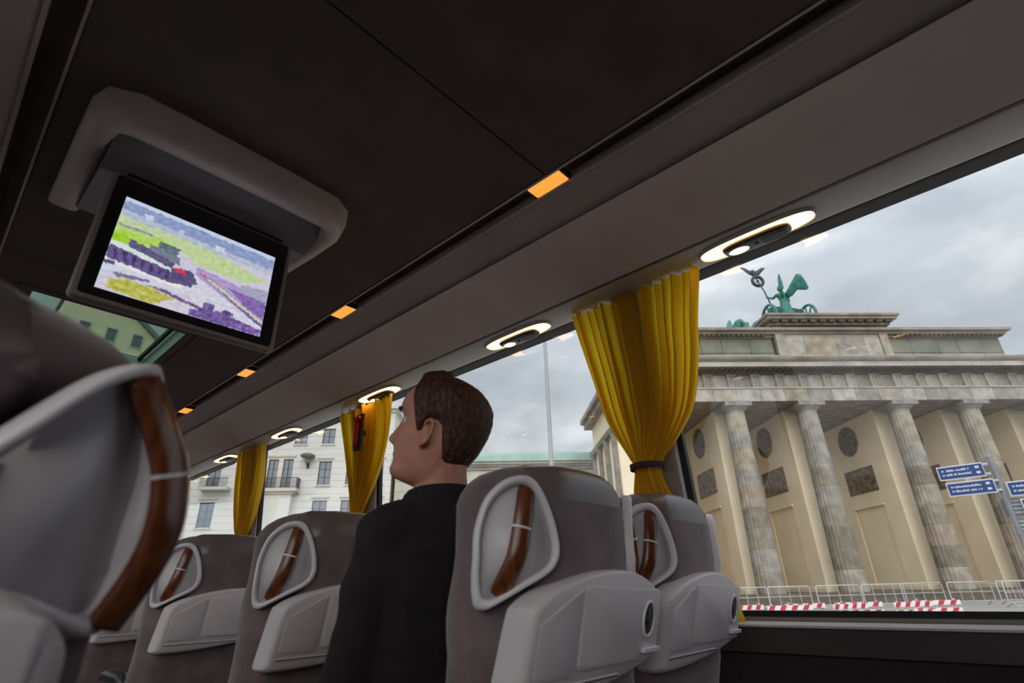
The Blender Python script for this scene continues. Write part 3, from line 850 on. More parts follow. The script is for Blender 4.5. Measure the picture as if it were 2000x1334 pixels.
side_me = shell_plate(-0.188, -0.083, 0.765, 0.93, 0.0365, top_curve)
lip_me = shell_plate(-0.19, 0.06, 0.748, 0.759, 0.0355, None, 0.004)
# oval finger ring with a dark bowl
ov = [(0.143+0.020*cos(2*pi*k/28), 0.842+0.030*sin(2*pi*k/28)) for k in range(28)]
def oval_ring():
    secs = []
    for s, d in ((1.12, 0.034), (1.10, 0.041), (1.0, 0.0425), (0.92, 0.040), (0.88, 0.036)):
        secs.append([shellpt(0.143+(a-0.143)*s, 0.842+(z-0.842)*s, d) for a, z in ov])
    return MB().loft(secs, cap=False).mesh('finger_ring', smooth=True)
ring2_me = oval_ring()
bowl_me = MB().loft([[shellpt(0.143+(a-0.143)*s, 0.842+(z-0.842)*s, d) for a, z in ov] for s, d in ((0.96, 0.0392), (0.7, 0.0388), (0.2, 0.0386))]).mesh('bowl', smooth=True)
latch_me = MB().loft([[shellpt(a, z, d) for a, z in rrect(0.128, 0.186, 0.783, 0.792, 0.003, 3)] for d in (0.034, 0.046, 0.047)]).mesh('latch', 0.001, 1)
# cushion, base, armrest
cush = []
for y, s, z0, z1 in ((0.20, 0.96, 0.33, 0.46), (0.24, 1.0, 0.315, 0.475), (0.40, 1.0, 0.31, 0.47), (0.58, 1.0, 0.31, 0.475), (0.66, 0.98, 0.33, 0.465), (0.685, 0.9, 0.36, 0.44)):
    cush.append([(0.238*s*cx_, y, z0+(z1-z0)*cz_) for cx_, cz_ in ((-1, .15), (-.9, 0), (.9, 0), (1, .15), (1, .8), (.93, .97), (.5, .96), (0, .92), (-.5, .96), (-.93, .97), (-1, .8))])
cush_me = MB().loft(cush).mesh('cushion', smooth=True)
leg_me = MB().box(-0.02, 0.02, 0.28, 0.58, 0.0, 0.315).mesh('leg', 0.006, 2)
bar_me = MB().box(-0.235, 0.235, 0.36, 0.44, 0.25, 0.32).mesh('seat_frame', 0.006, 2)
arm_me = MB().tube([(0, 0.20, 0.62), (0, 0.26, 0.645), (0, 0.42, 0.645), (0, 0.50, 0.635)], [0.018, 0.022, 0.022, 0.014], 10).mesh('armrest', smooth=True)

def make_seat(outer_right=False):
    t = thing('coach_seat', 'seat', 'seat', (0, 0, 0))
    t['group'] = 'coach seats'
    obj('seat_back', back_me, M['fabric'], t)
    obj('head_pad', crown_me, M['leather'], t)
    for sg in (-1, 1):
        rm = obj('handle_rim', ring_mesh(sg, ring_near if outer_right and sg == 1 else ring_pts), M['rim'], t)
        obj('recess', recess_mesh(sg, ring_near if outer_right and sg == 1 else ring_pts), M['recess'], rm)
        gm, c = grip_mesh(sg, outer_right and sg == 1)
        g = obj('grip', gm, M['wood'], rm)
        k0 = int(len(c)*0.42)
        obj('grip_clasp', MB().tube([c[k0], c[k0].lerp(c[k0+1], 0.4)], 0.0185 if not (outer_right and sg == 1) else 0.021, 12, flat=0.54, upv=(ET.x*sg, ET.y, 0)), M['rim'], rm)
    s = obj('seat_shell', shell_me, M['shell'], t)
    obj('tray_panel', tray_me, M['shell'], s); obj('side_panel', side_me, M['shell'], s); obj('lower_lip', lip_me, M['shell'], s)
    obj('latch', latch_me, M['rim'], s)
    obj('finger_ring', ring2_me, M['rim'], s); obj('bowl', bowl_me, M['darkplastic'], s)
    obj('cushion', cush_me, M['fabric'], t)
    obj('seat_frame', bar_me, M['darkplastic'], t)
    for x in (-0.16, 0.16):
        l = obj('leg', leg_me, M['darkplastic'], t); l.location.x = x
    for x in (-0.225, 0.225):
        a = obj('armrest', arm_me, M['darkplastic'], t); a.location.x = x
    return t
seat0 = make_seat()
SEATS = [
    (0.912, 0.620, 'charcoal coach seat right behind the man, nearest of the seats with a full wooden grip'),
    (1.412, 0.650, 'charcoal window seat beside the yellow curtain, right of the one behind the man'),
    (0.912, 1.462, 'charcoal aisle seat left of the man, its back partly covered by his arm'),
    (1.412, 1.490, 'charcoal window seat hidden beyond the man'),
    (0.912, 2.300, 'small charcoal aisle seat two rows ahead, left of the seat beside the man'),
    (1.412, 2.320, 'charcoal window seat two rows ahead, behind the others'),
    (0.912, 3.140, 'farthest charcoal aisle seat, a dark strip left of the row ahead'),
]
for i, (x, y, lab) in enumerate(SEATS):
    s = seat0 if i == 0 else copy_tree(seat0)
    s.location = (x, y, 0); s['label'] = lab
near = make_seat(True)
near.location = (-0.117, 0.455, 0)
near['label'] = 'blurred charcoal seat very close at the left edge, wooden grip on its outer side'

# ------------------------------------------------------------------ the man
def evaluated(o, name):
    dg = bpy.context.evaluated_depsgraph_get()
    me = bpy.data.meshes.new_from_object(o.evaluated_get(dg))
    me.name = name
    return me
def fuse(mb, name, voxel, smooth=6, fac=0.5):
    me = mb.mesh(name+'_raw')
    o = bpy.data.objects.new(name+'_raw', me); COL.objects.link(o)
    r = o.modifiers.new('r', 'REMESH'); r.mode = 'VOXEL'; r.voxel_size = voxel; r.use_smooth_shade = True
    s = o.modifiers.new('s', 'SMOOTH'); s.factor = fac; s.iterations = smooth
    out = evaluated(o, name)
    bpy.data.objects.remove(o, do_unlink=True); bpy.data.meshes.remove(me)
    for p in out.polygons: p.use_smooth = True
    return out

# head, local frame: +y face, +z up, origin midway between the ears
PROF_F = [(-0.125, 0.020), (-0.118, 0.055), (-0.112, 0.080), (-0.104, 0.091), (-0.092, 0.094), (-0.082, 0.090), (-0.074, 0.089), (-0.064, 0.094), (-0.056, 0.0925), (-0.048, 0.096), (-0.040, 0.094), (-0.030, 0.093), (-0.010, 0.091), (0.012, 0.089), (0.026, 0.090), (0.036, 0.098), (0.046, 0.101), (0.060, 0.0995), (0.080, 0.092), (0.098, 0.076), (0.112, 0.053), (0.120, 0.028), (0.123, 0.004)]
PROF_B = [(-0.125, 0.000), (-0.110, -0.036), (-0.090, -0.052), (-0.070, -0.063), (-0.050, -0.075), (-0.030, -0.087), (0.000, -0.098), (0.030, -0.104), (0.055, -0.102), (0.080, -0.090), (0.098, -0.070), (0.112, -0.043), (0.120, -0.018), (0.123, 0.000)]
PROF_W = [(-0.125, 0.012), (-0.118, 0.030), (-0.110, 0.043), (-0.095, 0.053), (-0.075, 0.060), (-0.050, 0.066), (-0.020, 0.070), (0.010, 0.0725), (0.040, 0.0765), (0.065, 0.077), (0.085, 0.070), (0.100, 0.057), (0.112, 0.040), (0.120, 0.020), (0.123, 0.006)]
def g(x, w): return exp(-(x/w)**2)
def head_pt(th, z, off=0.0):
    # th = 0 at the face, runs round the head
    f, b, w = sinterp(PROF_F, z), sinterp(PROF_B, z), sinterp(PROF_W, z)
    c, s = cos(th), sin(th)
    if c >= 0:
        e = 2.35
        y = f*abs(c)**(2/e); x = w*abs(s)**(2/2.1)*(1 if s >= 0 else -1)
    else:
        y = b*abs(c)**(2/2.15); x = w*abs(s)**(2/2.15)*(1 if s >= 0 else -1)
    if c > 0:
        ax = abs(x)
        # nose
        nz = interp([(-0.046, 0.0), (-0.040, 0.012), (-0.032, 0.026), (-0.024, 0.0285), (-0.010, 0.022), (0.010, 0.014), (0.026, 0.007), (0.040, 0.0)], z)
        nw = interp([(-0.045, 0.019), (-0.030, 0.0175), (-0.012, 0.011), (0.02, 0.009), (0.04, 0.010)], z)
        y += nz*g(x, nw)
        # eye sockets, cheek bones, lips
        y -= 0.012*g(ax-0.032, 0.017)*g(z-0.014, 0.015)
        y += 0.006*g(ax-0.046, 0.018)*g(z+0.018, 0.020)
        y += 0.004*g(ax-0.028, 0.020)*g(z-0.036, 0.008)
        y += 0.0045*g(x, 0.020)*(g(z+0.061, 0.006)+g(z+0.0745, 0.006)) - 0.003*g(x, 0.024)*g(z+0.0675, 0.0028)
        y -= 0.004*g(ax-0.030, 0.012)*g(z+0.067, 0.012)
    p = Vector((x, y, z))
    if off:
        n_ = Vector((x/(w*w+1e-5), y/((f if c > 0 else b)**2+1e-5), max(0, z)/0.0155 if z > 0 else 0))
        n_.normalize()
        p += n_*off
    return p
def head_rows(N=72, K=64):
    return [[head_pt(2*pi*i/N, -0.125+0.248*k/K) for i in range(N)] for k in range(K+1)]
HP = Vector((0.776, 0.935, 1.232))
HS = 1.03
facing, tilt, rollh = radians(-31), radians(13), radians(-2)
HM = Matrix.Rotation(-facing, 3, 'Z') @ Matrix.Rotation(tilt, 3, 'X') @ Matrix.Rotation(rollh, 3, 'Y')
def hw(p): return HP + HM @ (Vector(p)*HS)

man = thing('person', 'man in a black sweater with short brown hair, seated sideways, looking up at the monitor', 'person', (0.80, 0.98, 0.0))
MO = Vector((0.80, 0.98, 0.0))
def L_(p): return Vector(p)-MO
mb = MB()
mb.loft([[L_(hw(p)) for p in r] for r in head_rows()])
# ears
for sg in (-1, 1):
    c0 = Vector((sg*0.071, 0.004, -0.016))
    out = []
    for q in range(13):
        a = radians(-115 + 262*q/12)
        rr = 0.020 if q < 12 else 0.018
        out.append(Vector((c0.x+sg*(0.010+0.009*sin(min(pi, max(0, (q)/12*pi)))), c0.y-0.006-0.0155*cos(a-radians(20))*1.0, c0.z+0.002+0.028*sin(a))))
    mb.tube([L_(hw(p)) for p in out], [0.0042 if 0 < q < 12 else 0.0035 for q in range(13)], 8)
    mb.ellipsoid(L_(hw((sg*0.074, 0.001, -0.018))), (0.007, 0.013, 0.024), 12, 8, HM)
    mb.ellipsoid(L_(hw((sg*0.074, 0.005, -0.038))), (0.005, 0.008, 0.010), 12, 8, HM)
# neck from the skull down to the trunk
nk = []
n0 = hw((0, -0.018, -0.055)); n1 = Vector((0.795, 0.945, 1.085)); n2 = Vector((0.800, 0.955, 1.03))
for t_, rx, ry in ((0, .058, .062), (.35, .057, .060), (.7, .060, .060), (1.0, .070, .066)):
    c = n0.lerp(n1, t_)
    nk.append([L_(c+Vector((rx*cos(2*pi*k/20), ry*sin(2*pi*k/20), 0))) for k in range(20)])
nk.append([L_(n2+Vector((.085*cos(2*pi*k/20), .075*sin(2*pi*k/20), 0))) for k in range(20)])
neck_secs = nk
mb.loft(nk)
def sq(c, rx, ry, n=28, e=2.5, rz=0.0):
    out = []
    for k in range(n):
        a = 2*pi*k/n
        x = rx*abs(cos(a))**(2/e)*(1 if cos(a) >= 0 else -1); y = ry*abs(sin(a))**(2/e)*(1 if sin(a) >= 0 else -1)
        out.append(Vector((c[0]+x*cos(rz)-y*sin(rz), c[1]+x*sin(rz)+y*cos(rz), c[2])))
    return out
TR = [((0.815, 1.035, 0.47), .165, .125), ((0.815, 1.035, 0.52), .178, .130), ((0.812, 1.025, 0.62), .165, .120), ((0.808, 1.005, 0.72), .165, .118), ((0.805, .985, 0.82), .170, .122), ((0.808, .970, 0.91), .176, .122), ((0.808, .960, 0.975), .172, .110), ((0.807, .956, 1.015), .158, .095), ((0.804, .953, 1.045), .128, .080), ((0.800, .950, 1.068), .095, .070), ((0.797, .947, 1.085), .072, .062)]
TZ = radians(4)
def trunk(g_=0.0, zmax=9):
    return [[L_(p) for p in sq(c, rx+g_, ry+g_, rz=TZ)] for c, rx, ry in TR if c[2] <= zmax]
mb.loft(trunk())
ARMS = []
for sg, el, wr, hd in ((-1, (0.622, 0.985, 0.745), (0.675, 1.20, 0.615), (0.72, 1.275, 0.595)), (1, (1.045, 1.005, 0.745), (0.95, 1.215, 0.615), (0.905, 1.29, 0.595))):
    sh = Vector((0.824+sg*0.158, 0.957+sg*0.012, 1.008)); cl = Vector((0.806+sg*0.095, 0.955, 1.022))
    el, wr, hd = Vector(el), Vector(wr), Vector(hd)
    pts = [cl, sh, sh.lerp(el, 0.35), sh.lerp(el, 0.75), el, el.lerp(wr, 0.3), el.lerp(wr, 0.7), wr]
    rs = [0.055, 0.058, 0.053, 0.046, 0.042, 0.042, 0.033, 0.027]
    ARMS.append((pts, rs))
    mb.tube([L_(p) for p in pts], rs, 14)
    mb.ellipsoid(L_(sh+Vector((sg*-0.004, 0, -0.004))), (0.060, 0.058, 0.056), 14, 10)
    # palm and five fingers resting on the thigh
    d = (hd-wr).normalized(); side = d.cross(Vector((0, 0, 1))).normalized()
    pal = []
    for t_, hwid, hth in ((0.0, 0.024, 0.018), (0.25, 0.034, 0.016), (0.7, 0.041, 0.014), (1.0, 0.040, 0.011)):
        c = wr.lerp(hd, t_)
        pal.append([L_(c+side*hwid*cos(2*pi*k/16)+Vector((0, 0, 1))*hth*sin(2*pi*k/16)) for k in range(16)])
    mb.loft(pal)
    for q, (o_, ln) in enumerate(((-0.030, 0.066), (-0.010, 0.076), (0.011, 0.071), (0.030, 0.056))):
        b = hd + side*o_ - d*0.015; dd = (d + side*o_*2.2).normalized()
        mb.tube([L_(b), L_(b+dd*ln*0.45+Vector((0, 0, 0.006))), L_(b+dd*ln*0.78+Vector((0, 0, -0.004))), L_(b+dd*(ln+0.012)+Vector((0, 0, -0.022)))], [0.0095, 0.009, 0.0082, 0.0062], 8)
    th = wr.lerp(hd, 0.30) - side*sg*0.028; td = (d*0.7 - side*sg*0.75).normalized()
    mb.tube([L_(th), L_(th+td*0.030), L_(th+td*0.052+d*0.012+Vector((0, 0, -0.006)))], [0.012, 0.0105, 0.008], 8)
LEGS = []
for sg in (-1, 1):
    hip = Vector((0.815+sg*0.09, 1.03, 0.52)); kn = Vector((0.815+sg*0.12, 1.36, 0.50)); an = Vector((0.815+sg*0.12, 1.35, 0.09))
    pts = [hip, hip.lerp(kn, .5), kn, kn.lerp(an, .35), kn.lerp(an, .75), an]
    rs = [0.088, 0.075, 0.058, 0.055, 0.042, 0.036]
    LEGS.append((pts, rs))
    mb.tube([L_(p) for p in pts], rs, 14)
    mb.tube([L_(an+Vector((0, -0.04, -0.04))), L_(an+Vector((0, 0.06, -0.05))), L_(an+Vector((0, 0.15, -0.062)))], [0.038, 0.036, 0.024], 12)
body = obj('body', fuse(mb, 'body', 0.0036, 4), M['skin'], man)
# sweater: the same trunk and arms, a little larger, cut at collar, cuffs and hem
sb = MB()
sb.loft(trunk(0.013, 1.07) + [[L_(p) for p in sq((0.797, .947, 1.088), .086, .078, rz=TZ)], [L_(p) for p in sq((0.795, .945, 1.104), .080, .074, rz=TZ)]])
for (pts, rs), sg in zip(ARMS, (-1, 1)):
    sb.tube([L_(p) for p in pts[:-1]]+[L_(pts[-2].lerp(pts[-1], .8))], [r_+0.010 for r_ in rs[:-1]]+[0.036], 16)
    sb.ellipsoid(L_(pts[1]+Vector((sg*-0.004, 0, -0.002))), (0.070, 0.068, 0.064), 14, 10)
sw_me = fuse(sb, 'sweater', 0.007, 6)
for v in sw_me.vertices:     # folds at the elbow, waist and shoulder blade
    p = v.co; n_ = v.normal
    q = mnoise.noise(Vector((p.x*9, p.y*9, p.z*16+p.x*10)))+0.5*mnoise.noise(Vector((p.x*22, p.y*22, p.z*30)))
    v.co = p + n_*0.006*q
obj('sweater', sw_me, M['sweater'], man)
col_ = []
for k in range(28):
    pass
cpts = [L_(Vector((0.795+0.074*cos(2*pi*k/28), 0.945+0.069*sin(2*pi*k/28), 1.098-0.006*sin(2*pi*k/28)))) for k in range(28)]
obj('collar', MB().tube(cpts, 0.0085, 8, closed=True, flat=0.8).mesh('collar', smooth=True), M['sweater'], man)
tb = MB()
tb.loft([[L_(p) for p in sq(c, rx+0.008, ry+0.008, rz=TZ)] for c, rx, ry in TR[:3]])
for pts, rs in LEGS: tb.tube([L_(p) for p in pts], [r_+0.010 for r_ in rs], 14)
obj('trousers', fuse(tb, 'trousers', 0.010, 4), M['trousers'], man)
for sg in (-1, 1):
    a = Vector((0.815+sg*0.12, 1.35, 0.0))
    secs = []
    for y, w_, h in ((-0.07, .034, .07), (-0.03, .042, .085), (0.04, .044, .075), (0.11, .047, .055), (0.17, .042, .045), (0.205, .026, .032)):
        secs.append([L_(a+Vector((w_*cos(pi*k/8), y, 0.006+h*sin(pi*k/8)))) for k in range(9)]+[L_(a+Vector((-w_*.9, y, 0.001))), L_(a+Vector((w_*.9, y, 0.001)))])
    obj('shoe', MB().loft(secs).mesh('shoe', smooth=True), M['shoe'], man)
# hair cap with a receding hairline
def hairline(th):
    # lowest z of the hair at angle th (0 = face), degrees
    d = abs(math.degrees((th+pi) % (2*pi)-pi))
    return interp([(0, 0.104), (20, 0.108), (36, 0.113), (50, 0.106), (60, 0.086), (67, 0.056), (72, 0.022), (76, -0.008), (83, -0.012), (89, 0.014), (97, 0.018), (105, 0.008), (112, -0.028), (122, -0.058), (150, -0.074), (180, -0.076)], d)
N, K = 120, 46
rows_o, rows_i = [], []
for k in range(K+1):
    ro, ri = [], []
    for i in range(N):
        th = 2*pi*i/N
        z0 = hairline(th)
        z = z0 + (0.1229-z0)*(k/K)
        edge = min(1.0, k/5.0)
        thick = (0.0025 + 0.0085*edge)*(0.65+0.35*min(1, max(0, (z+0.06)/0.12)))
        d_ = abs(math.degrees((th+pi) % (2*pi)-pi))
        thick += 0.017*edge*g(d_/60.0, 1.0)*max(0, min(1, (z-0.085)/0.03))
        p = head_pt(th, z)
        nz_ = mnoise.noise(p*95)*0.0018 + mnoise.noise(p*260)*0.0011
        c_ = Vector((0, -0.004, 0.012)); n_ = (p-c_); n_.z *= 1.15; n_.normalize()
        ro.append(L_(hw(p+n_*(thick+nz_*edge)))); ri.append(L_(hw(p-n_*0.004)))
    rows_o.append(ro); rows_i.append(ri)
obj('hair', MB().loft([rows_i[0]]+rows_o, cap=False).loft([rows_o[-1], [sum((p for p in rows_o[-1]), Vector())/N + (Vector(q)-sum((p for p in rows_o[-1]), Vector())/N)*0.05 for q in rows_o[-1]]]).mesh('hair', smooth=True), M['hair'], man)
for sg in (-1, 1):
    ey = obj('eye', MB().ellipsoid(L_(hw((sg*0.032, 0.0675, 0.013))), (0.0125,)*3, 16, 10).mesh('eye', smooth=True), M['eye'], man)
    obj('iris', MB().ellipsoid(L_(hw((sg*0.032, 0.0765, 0.0145))), (0.0055, 0.0055, 0.0055), 12, 8).mesh('iris', smooth=True), M['iris'], ey)
    br = [head_pt(sg*a, 0.036+0.004*sin(pi*q/5), 0.0) for q, a in enumerate([0.15, 0.25, 0.36, 0.47, 0.58, 0.68])]
    obj('eyebrow', MB().tube([L_(hw(p+Vector((0, 0.001, 0)))) for p in br], [0.002, 0.0035, 0.004, 0.0038, 0.003, 0.0015], 6).mesh('eyebrow', smooth=True), M['brow'], man)

# ------------------------------------------------------------------ outside: ground
gm = MB().box(2.6, 400, -300, 300, -0.60, -0.35)
struct('ground', gm, M['plaza'], 'grey paved square outside the coach')
struct('road', MB().box(-60, 2.55, -300, 300, -0.80, -0.45), M['asphalt'], 'dark road under the coach')

GA = radians(-44.76)
GP = Vector((39.42, 13.42, 0))
gx_, gy_ = Vector((cos(GA), sin(GA), 0)), Vector((-sin(GA), cos(GA), 0))
def gw(x, y, z=0): return GP + gx_*x + gy_*y + Vector((0, 0, z))
rs_ = random.Random(12)

# ------------------------------------------------------------------ the gate
gate = thing('city_gate', 'monumental sandstone city gate with Doric columns, seen through the big right window', 'gate', gw(9.15, 0), GA)
XC = [-14.70, -9.15, -3.60, 3.60, 9.15, 14.70]      # column axes, from the middle
def flute(r, z, n=20):
    out = []
    for k in range(n*2):
        a = pi*k/n
        q = r if k % 2 == 0 else r*0.965
        out.append((q*cos(a), q*sin(a), z))
    return out
ND = 9
Z0, Z1 = 0.25, 12.30
def rad(z):
    t = (z-Z0)/(Z1-Z0); return 0.90 - 0.19*t - 0.02*(t*t-t)*-1
drum_me = []
for k in range(ND):
    a, b = Z0+(Z1-Z0)*k/ND+0.012, Z0+(Z1-Z0)*(k+1)/ND-0.012
    drum_me.append(MB().loft([flute(rad(a)*0.985, a-0.012), flute(rad(a), a+0.02), flute(rad(b), b-0.02), flute(rad(b)*0.985, b+0.012)]).mesh('drum'))
cap = MB().lathe([(0.70, 12.30), (0.70, 12.46), (0.74, 12.48), (0.74, 12.52), (0.80, 12.58), (0.93, 12.70), (0.97, 12.78)], 32)
cap.box(-1.0, 1.0, -1.0, 1.0, 12.78, 13.10)
cap_me2 = cap.mesh('column', smooth=True, angle=0.5)
for x in XC:
    c = obj('column', cap_me2, STONES[4], gate); c.location.x = x
    for k in range(ND):
        d = obj('drum', drum_me[k], STONES[0], c)
        d.material_slots[0].link = 'OBJECT'
        d.material_slots[0].material = STONES[rs_.choice([0, 2, 2, 4, 6, 6, 7] if k < 6 else [0, 4, 4, 0, 3])]
# transverse walls with roundel, relief and blind door on the side we see
wall_mb = MB()
wall_mb.box(-0.78, 0.90, 1.5, 9.5, 0.25, 13.1)
wall_mb.box(-0.90, -0.78, 1.5, 3.35, 0.25, 13.1); wall_mb.box(-0.90, -0.78, 6.80, 9.5, 0.25, 13.1)
wall_mb.box(-0.90, -0.78, 3.35, 6.80, 6.15, 13.1)
wall_mb.box(-0.98, 0.98, 1.42, 1.9, 12.55, 13.1); wall_mb.box(-0.95, 0.95, 1.45, 9.5, 0.25, 0.55)
wall_me = wall_mb.mesh('transverse_wall', 0.02, 1)
door_me = MB().box(-0.80, -0.765, 3.6, 6.55, 0.25, 5.85).box(-0.83, -0.765, 3.35, 3.6, 0.25, 6.15).mesh('blind_door', 0.01, 1)
lint_me = MB().box(-0.99, -0.88, 3.2, 6.95, 6.15, 6.28).mesh('door_lintel', 0.015, 1)
# roundel: moulded ring with a raised relief
rp = []
for r_, x_ in ((1.22, -0.88), (1.22, -0.93), (1.16, -0.97), (1.06, -0.95), (1.02, -0.90)):
    rp.append([(x_, 5.25+r_*cos(2*pi*k/32), 11.5+r_*sin(2*pi*k/32)) for k in range(32)])
for r_ in (0.85, 0.6, 0.35, 0.1):
    rp.append([(-0.90-0.10*abs(mnoise.noise(Vector((r_*4, k*0.7, 3)))), 5.25+r_*cos(2*pi*k/32), 11.5+r_*sin(2*pi*k/32)) for k in range(32)])
roundel_me = MB().loft(rp).mesh('roundel', smooth=True)
rg = []
for j in range(15):
    rg.append([(-0.905-(0.13*abs(mnoise.noise(Vector((i*0.42, j*0.5, 9)))) if 0 < i < 26 and 0 < j < 14 else 0), 3.40+3.35*i/26, 7.35+1.75*j/14) for i in range(27)])
rel = MB().grid(rg).box(-0.93, -0.885, 3.32, 3.40, 7.27, 9.18).box(-0.93, -0.885, 6.75, 6.83, 7.27, 9.18).box(-0.93, -0.885, 3.32, 6.83, 7.27, 7.35).box(-0.93, -0.885, 3.32, 6.83, 9.10, 9.18)
relief_me = rel.mesh('relief_panel')
for x in XC:
    w = obj('transverse_wall', wall_me, M['plaster'], gate); w.location.x = x
    obj('blind_door', door_me, M['plaster'], w); obj('door_lintel', lint_me, M['plaster'], w)
    obj('roundel', roundel_me, M['relief'], w, 'dark weathered roundel'); obj('relief_panel', relief_me, M['relief'], w, 'dark weathered relief panel')
# stylobate
base = obj('stylobate', MB().box(-17.2, 17.2, -1.9, 12, -0.35, -0.10).box(-16.7, 16.7, -1.5, 11.6, -0.10, 0.25), M['darkstone'], gate)
# architrave
EX = 16.35
arch = obj('architrave', MB().box(-EX+0.05, EX-0.05, -0.80, 11.6, 13.12, 14.05), STONES[2], gate)
nb = 18; wv = 2*EX/nb
for k in range(nb):
    x0 = -EX+wv*k
    me = MB().box(x0+0.012, x0+wv-0.012, -0.93, -0.78, 13.10, 14.06).mesh('stone', 0.012, 1)
    obj('stone', me, STONES[rs_.choice([0, 1, 3, 4, 5, 1, 5])], arch)
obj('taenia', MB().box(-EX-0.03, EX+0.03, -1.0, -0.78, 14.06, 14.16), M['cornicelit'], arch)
# frieze: triglyphs and metopes
fr = obj('frieze', MB().box(-EX+0.05, EX-0.05, -0.74, 11.6, 14.16, 15.22), STONES[2], gate)
per = 1.85
tri = MB()
for q in (-0.25, 0, 0.25): tri.loft([[(q-0.10, -0.88, z), (q-0.055, -0.96, z), (q+0.055, -0.96, z), (q+0.10, -0.88, z)] for z in (14.17, 15.06)])
tri.box(-0.37, 0.37, -0.90, -0.74, 14.165, 15.20).box(-0.38, 0.38, -0.98, -0.74, 15.06, 15.21)
tri_me = tri.mesh('triglyph', 0.006, 1)
mgr = []
for j in range(9):
    mgr.append([(-0.54+1.08*i/10, -0.80-(0.09*abs(mnoise.noise(Vector((i*.6, j*.6, 2)))) if 0 < i < 10 and 0 < j < 8 else 0), 14.17+1.03*j/8) for i in range(11)])
met_me = MB().grid(mgr).mesh('metope')
k = 0
n_t = int(EX/per)
for q in range(-n_t, n_t+1):
    t_ = obj('triglyph', tri_me, STONES[1], fr); t_.location.x = q*per
    t_.material_slots[0].link = 'OBJECT'; t_.material_slots[0].material = STONES[rs_.choice([0, 1, 4, 5, 3])]
    if q < n_t:
        m_2 = obj('metope', met_me, STONES[5], fr); m_2.location.x = (q+.5)*per
        m_2.material_slots[0].link = 'OBJECT'; m_2.material_slots[0].material = STONES[rs_.choice([4, 5, 1, 5])]
# main cornice
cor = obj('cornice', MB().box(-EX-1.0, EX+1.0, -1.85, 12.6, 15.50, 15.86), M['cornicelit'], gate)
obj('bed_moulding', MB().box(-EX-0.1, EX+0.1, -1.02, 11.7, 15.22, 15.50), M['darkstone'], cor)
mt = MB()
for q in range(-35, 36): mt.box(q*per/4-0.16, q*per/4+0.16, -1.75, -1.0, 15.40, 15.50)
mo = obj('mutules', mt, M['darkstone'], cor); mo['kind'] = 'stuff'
sm_ = [(-1.85, 15.87), (-1.95, 15.93), (-2.06, 16.06), (-2.08, 16.20), (12.8, 16.20), (12.6, 15.87)]
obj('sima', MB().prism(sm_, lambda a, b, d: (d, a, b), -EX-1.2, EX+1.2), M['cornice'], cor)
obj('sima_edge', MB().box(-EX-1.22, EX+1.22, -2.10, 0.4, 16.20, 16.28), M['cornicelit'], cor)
# attic
att = obj('attic', MB().box(-14.2, 14.2, 0.30, 10.5, 16.28, 18.75), M['darkstone'], gate)
ax0 = -14.3; aw = [1.9, 2.3, 1.7, 2.1, 1.65]
for side in (-1, 1):
    xx = 4.75
    for q, w_ in enumerate(aw):
        a0, a1 = xx+0.015, xx+w_-0.015; xx += w_
        for r0, r1 in ((16.30, 17.42), (17.45, 18.70)):
            me = MB().box(side*a0, side*a1, 0.12+rs_.uniform(0, .03), 0.32, r0, r1).mesh('stone', 0.015, 1)
            obj('stone', me, M['mossy'], att)
obj('attic_cornice', MB().box(-14.75, 14.75, -0.35, 10.9, 18.92, 19.14).box(-15.05, 15.05, -0.62, 11.2, 19.14, 19.36).box(-14.4, 14.4, -0.05, 10.6, 18.72, 18.92), M['cornice'], att)
dn = MB()
for q in range(-36, 37):
    if abs(q*0.4) > 5.2: dn.box(q*0.4-0.13, q*0.4+0.13, -0.30, 0.0, 18.76, 18.92)
dn_o = obj('dentils', dn, M['darkstone'], att); dn_o['kind'] = 'stuff'
cb = obj('centre_block', MB().box(-4.6, 4.6, -0.10, 9.6, 16.28, 19.62), STONES[2], gate)
cw = [(-4.65, -3.95, 1, -0.34), (-3.93, -2.35, 5, -0.22), (-2.33, 0.25, 3, -0.22), (0.27, 2.60, 4, -0.22), (2.62, 3.93, 1, -0.22), (3.95, 4.65, 0, -0.34)]
for a, b, c, y in cw:
    obj('stone', MB().box(a, b, y, -0.08, 16.30, 19.60).mesh('stone', 0.015, 1), STONES[c], cb)
obj('block_cornice', MB().box(-4.95, 4.95, -0.62, 10.1, 19.60, 19.72).box(-5.35, 5.35, -1.05, 10.5, 19.95, 20.18).box(-5.5, 5.5, -1.2, 10.6, 20.18, 20.36).box(-4.9, 4.9, -0.55, 10, 19.72, 19.95), M['cornice'], cb)
bd = MB()
for q in range(-6, 7): bd.box(q*0.78-0.24, q*0.78+0.24, -0.95, -0.5, 19.74, 19.95)
bd_o = obj('block_brackets', bd, M['darkstone'], cb); bd_o['kind'] = 'stuff'
obj('plinth', MB().box(-4.2, 4.2, 1.2, 9, 20.36, 20.62), M['cornice'], cb)

